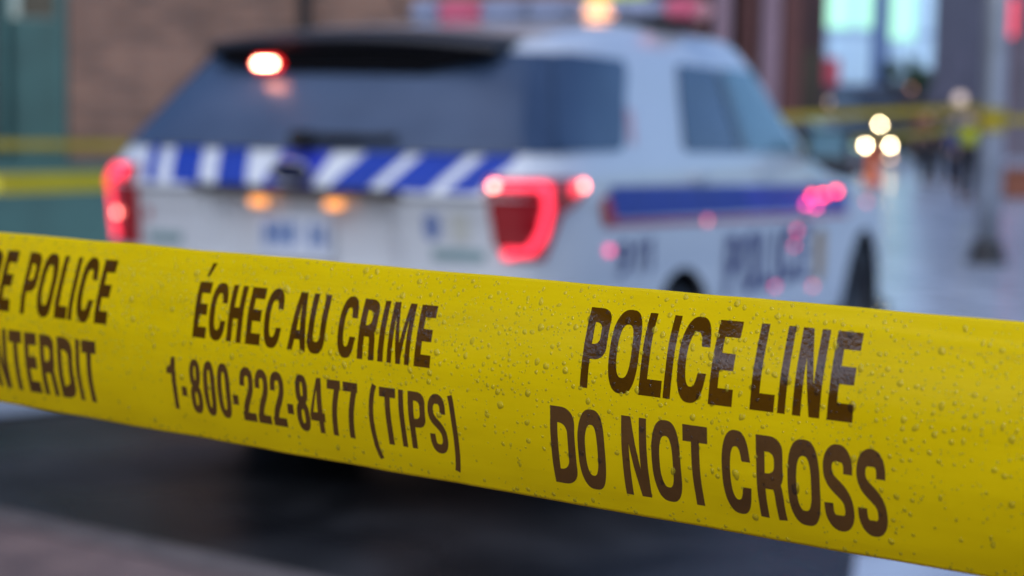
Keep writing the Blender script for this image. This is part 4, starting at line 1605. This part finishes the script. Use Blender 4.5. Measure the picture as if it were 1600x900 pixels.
def person(loc, rz, label, top, legs, hair, vest=None, h=1.74, stride=.12):
    k = h / 1.74
    root = empty('person', loc, rz)
    root.scale = (k, k, k)
    tag(root, label, 'person')
    st = stride
    V = [(0, 0, .95), (0, .01, 1.12), (0, .015, 1.30), (0, .0, 1.46), (0, .01, 1.55), (0, .03, 1.63), (0, .02, 1.70)]
    E = [(i, i + 1) for i in range(6)]
    RD = [.14, .125, .145, .07, .055, .09, .07]
    jo = {}
    for sd in (-1, 1):
        b = len(V)
        V += [(sd * .10, 0, .90), (sd * .11, sd * st * .5, .50), (sd * .11, sd * st - .02, .09), (sd * .115, sd * st + .12, .035)]
        E += [(0, b), (b, b + 1), (b + 1, b + 2), (b + 2, b + 3)]
        RD += [.095, .062, .042, .04]
        a = len(V)
        V += [(sd * .19, 0, 1.42), (sd * .235, -sd * .04, 1.14), (sd * .235, -sd * .08 + .07, .90), (sd * .23, -sd * .08 + .10, .80)]
        E += [(2 if False else 3, a), (a, a + 1), (a + 1, a + 2), (a + 2, a + 3)]
        RD += [.062, .046, .034, .038]
        jo[sd] = (b, a)
    skin_obj('body', V, E, RD, M_SKIN, root)
    JV, JE, JR = [V[0], V[1], V[2], (0, .005, 1.44)], [(0, 1), (1, 2), (2, 3)], [.165, .155, .172, .09]
    for sd in (-1, 1):
        a = jo[sd][1]
        b = len(JV)
        JV += [V[a], V[a + 1], (V[a + 2][0], V[a + 2][1], V[a + 2][2] + .02)]
        JE += [(3, b), (b, b + 1), (b + 1, b + 2)]
        JR += [.085, .066, .052]
    skin_obj('jacket', JV, JE, JR, top, root)
    TV, TE, TR_ = [(0, 0, .95)], [], [.155]
    for sd in (-1, 1):
        b0 = jo[sd][0]
        b = len(TV)
        TV += [V[b0], V[b0 + 1], (V[b0 + 2][0], V[b0 + 2][1], V[b0 + 2][2] + .01)]
        TE += [(0, b), (b, b + 1), (b + 1, b + 2)]
        TR_ += [.118, .085, .066]
    skin_obj('trousers', TV, TE, TR_, legs, root)
    sh = MB()
    for sd in (-1, 1):
        b0 = jo[sd][0]
        x, y, z = V[b0 + 3]
        sh.box((x, y - .04, .045), (.10, .28, .09), bev=.035)
    sh.build('shoes', M_PLAST, root, smooth=True)
    hb = MB()
    hb.lathe([(.001, .13), (.06, .12), (.098, .07), (.108, .01), (.10, -.06), (.085, -.09)], (0, .0, 1.675), 'Z', 16)
    hb.build('hair', hair, root, smooth=True)
    # face details: nose and eyes
    fc = MB()
    fc.box((0, .125, 1.625), (.026, .03, .04), bev=.01)
    fc.build('nose', M_SKIN, root)
    ey = MB()
    for sd in (-1, 1): ey.box((sd * .033, .112, 1.655), (.022, .012, .012), bev=.004)
    ey.build('eyes', M_DARK, root)
    if vest:
        VV = [(0, 0, .98), (0, .01, 1.12), (0, .015, 1.30), (0, .005, 1.43)]
        skin_obj('vest', VV, [(0, 1), (1, 2), (2, 3)], [.18, .175, .192, .11], vest, root)
    return root


M_HAIR = pmat('dark hair', (.015, .01, .008), rough=.6)
M_JEANS = pmat('dark blue denim', (.02, .025, .05), rough=.8)
M_BLKC = pmat('black cloth', (.012, .012, .016), rough=.8)
M_CRIM = pmat('dark red cloth', (.16, .02, .025), rough=.8)
M_NAVYC = pmat('blue cloth', (.03, .06, .20), rough=.8)
M_HIVIS = pmat('yellow green vest cloth', (.45, .48, .02), rough=.6)
p = gnd(1444, 288); person((p.x, p.y, .006), R(190), 'person in a dark red jacket standing far off behind the yellow tape', M_CRIM, M_BLKC, M_HAIR)
p = gnd(1472, 292); person((p.x, p.y, .006), R(160), 'person all in black standing far off beside the one in red', M_BLKC, M_BLKC, M_HAIR, h=1.8)
p = gnd(1509, 318); person((p.x, p.y, .006), R(185), 'person in a yellow green safety vest standing left of the steel pole', M_NAVYC, M_BLKC, M_HAIR, vest=M_HIVIS, h=1.72, stride=.05)
p = gnd(1494, 296); person((p.x, p.y, .006), R(200), 'person in a blue jacket standing just behind the one in the safety vest', M_NAVYC, M_JEANS, M_HAIR, h=1.7)

# traffic cone
p = gnd(1362, 291)
cn = empty('traffic_cone', (p.x, p.y, .006))
tag(cn, 'orange traffic cone on the plaza below the far headlamps', 'traffic cone')
M_ORNG = pmat('orange cone plastic', (.70, .11, .015), rough=.5)
k = 1.3
MB().lathe([(.17 * k, .03), (.15 * k, .05), (.03 * k, .72 * k), (.022 * k, .74 * k), (.001, .74 * k)], (0, 0, 0), 'Z', 20).build('cone', M_ORNG, cn, smooth=True)
MB().box((0, 0, .018), (.42, .42, .035), bev=.01).build('base', M_PLAST, cn)
MB().lathe([(.123 * k, .30), (.091 * k, .44)], (0, 0, 0), 'Z', 20).build('reflective_band', pmat('cone band', (.65, .22, .10), rough=.3), cn)

# brown planter right of the pole
p = gnd(1578, 310)
pt = empty('planter', (p.x, p.y, .006))
tag(pt, 'low rust brown planter box on the plaza right of the steel pole', 'planter')
M_RUST = pmat('rusty steel', (.22, .07, .035), rough=.7, var=.3)
MB().box((0, 0, .28), (.8, .8, .5), bev=.02).build('box', M_RUST, pt)
MB().box((0, 0, .54), (.86, .86, .05), bev=.01).build('rim', M_RUST, pt)

# post-top street lamps
def street_lamp(px, py, Y, label, estr, col, rad=.24, group=None):
    q = at(px, py, Y)
    o = empty('street_lamp', (q.x, q.y, 0))
    tag(o, label, 'street lamp', group)
    MB().tube([(0, 0, 0), (0, 0, .5), (0, 0, q.z - rad)], [.09, .06, .045], 12).build('post', M_DARK, o, smooth=True)
    g = MB().lathe([(.001, -rad), (rad * .7, -rad * .72), (rad, 0), (rad * .7, rad * .72), (.001, rad)], (0, 0, q.z), 'Z', 18)
    g.build('globe', pmat('lit globe %s' % px, (.7, .6, .5), emit=col, estr=estr), o, smooth=True)
    return o
street_lamp(1500, 155, 70, 'post top street lamp with a pinkish lit globe left of the steel pole', .42, (1, .70, .58))
street_lamp(1425, 135, 108, 'post top street lamp with a faint orange globe under the tree', 1.3, (1, .40, .2), .22)
street_lamp(1300, 160, 80, 'post top street lamp with a faint warm globe above the police car bonnet', 1.2, (1, .6, .4), .2)

# red round sign on a post
q = at(1290, 112, 90)
sg = empty('street_sign', (q.x, q.y, 0))
tag(sg, 'pinkish red sign on a post in front of the glass tower', 'sign')
MB().tube([(0, 0, 0), (0, 0, q.z + .6)], .06, 10).build('post', M_DARK, sg)
MB().box((0, -.1, q.z), (1.35, .1, 1.35), bev=.3).build('sign_panel', pmat('red sign panel', (.50, .07, .10), rough=.4), sg)


# tree: tapered trunk, limbs, leafy crown of many small leaf clumps
def tree(px, py, Y, rx, rz_, label, leafcol, n=1700):
    q = at(px, py, Y)
    o = empty('street_tree', (q.x, q.y, 0))
    tag(o, label, 'tree')
    rr = random.Random(int(px))
    t = MB()
    t.tube([(0, 0, 0), (.05, 0, q.z * .35), (-.03, .02, q.z * .7), (0, 0, q.z + rz_ * .5)], [.2, .16, .12, .04], 10)
    for k in range(7):
        a = k * .9
        z0 = q.z * (.5 + .05 * k)
        t.tube([(0, 0, z0), (math.cos(a) * rx * .4, math.sin(a) * rx * .4, z0 + rz_ * .35), (math.cos(a) * rx * .75, math.sin(a) * rx * .75, z0 + rz_ * .7)], [.08, .05, .02], 7)
    t.build('trunk', pmat('bark', (.06, .045, .035), rough=.8), o)
    cl = [(rr.gauss(0, .45) * rx, rr.gauss(0, .45) * rx, q.z + rr.gauss(0, .42) * rz_, rr.uniform(.22, .42) * rx) for _ in range(16)]
    m = MB()
    for i in range(n):
        cx, cy, cz, cr = rr.choice(cl)
        d = Vector((rr.gauss(0, 1), rr.gauss(0, 1), rr.gauss(0, .8))).normalized() * cr * rr.uniform(.4, 1.0)
        c_ = Vector((cx, cy, cz)) + d
        u = Vector((rr.gauss(0, 1), rr.gauss(0, 1), rr.gauss(0, 1))).normalized()
        w = u.orthogonal().normalized()
        s_ = rr.uniform(.09, .19)
        m.add([c_ + u * s_, c_ + w * s_ * .5, c_ - u * s_, c_ - w * s_ * .5], [(0, 1, 2, 3)])
    m.build('crown', pmat(leafcol[0], leafcol[1], rough=.6, var=.5, scale=1.5), o)
    return o
tree(1440, 122, 95, 1.25, .9, 'small green street tree in front of the glass tower', ('green leaves', (.035, .075, .035)))
tree(1388, 125, 100, .7, 1.3, 'dark narrow street tree left of the small green one', ('dark leaves', (.018, .03, .03)), 1200)
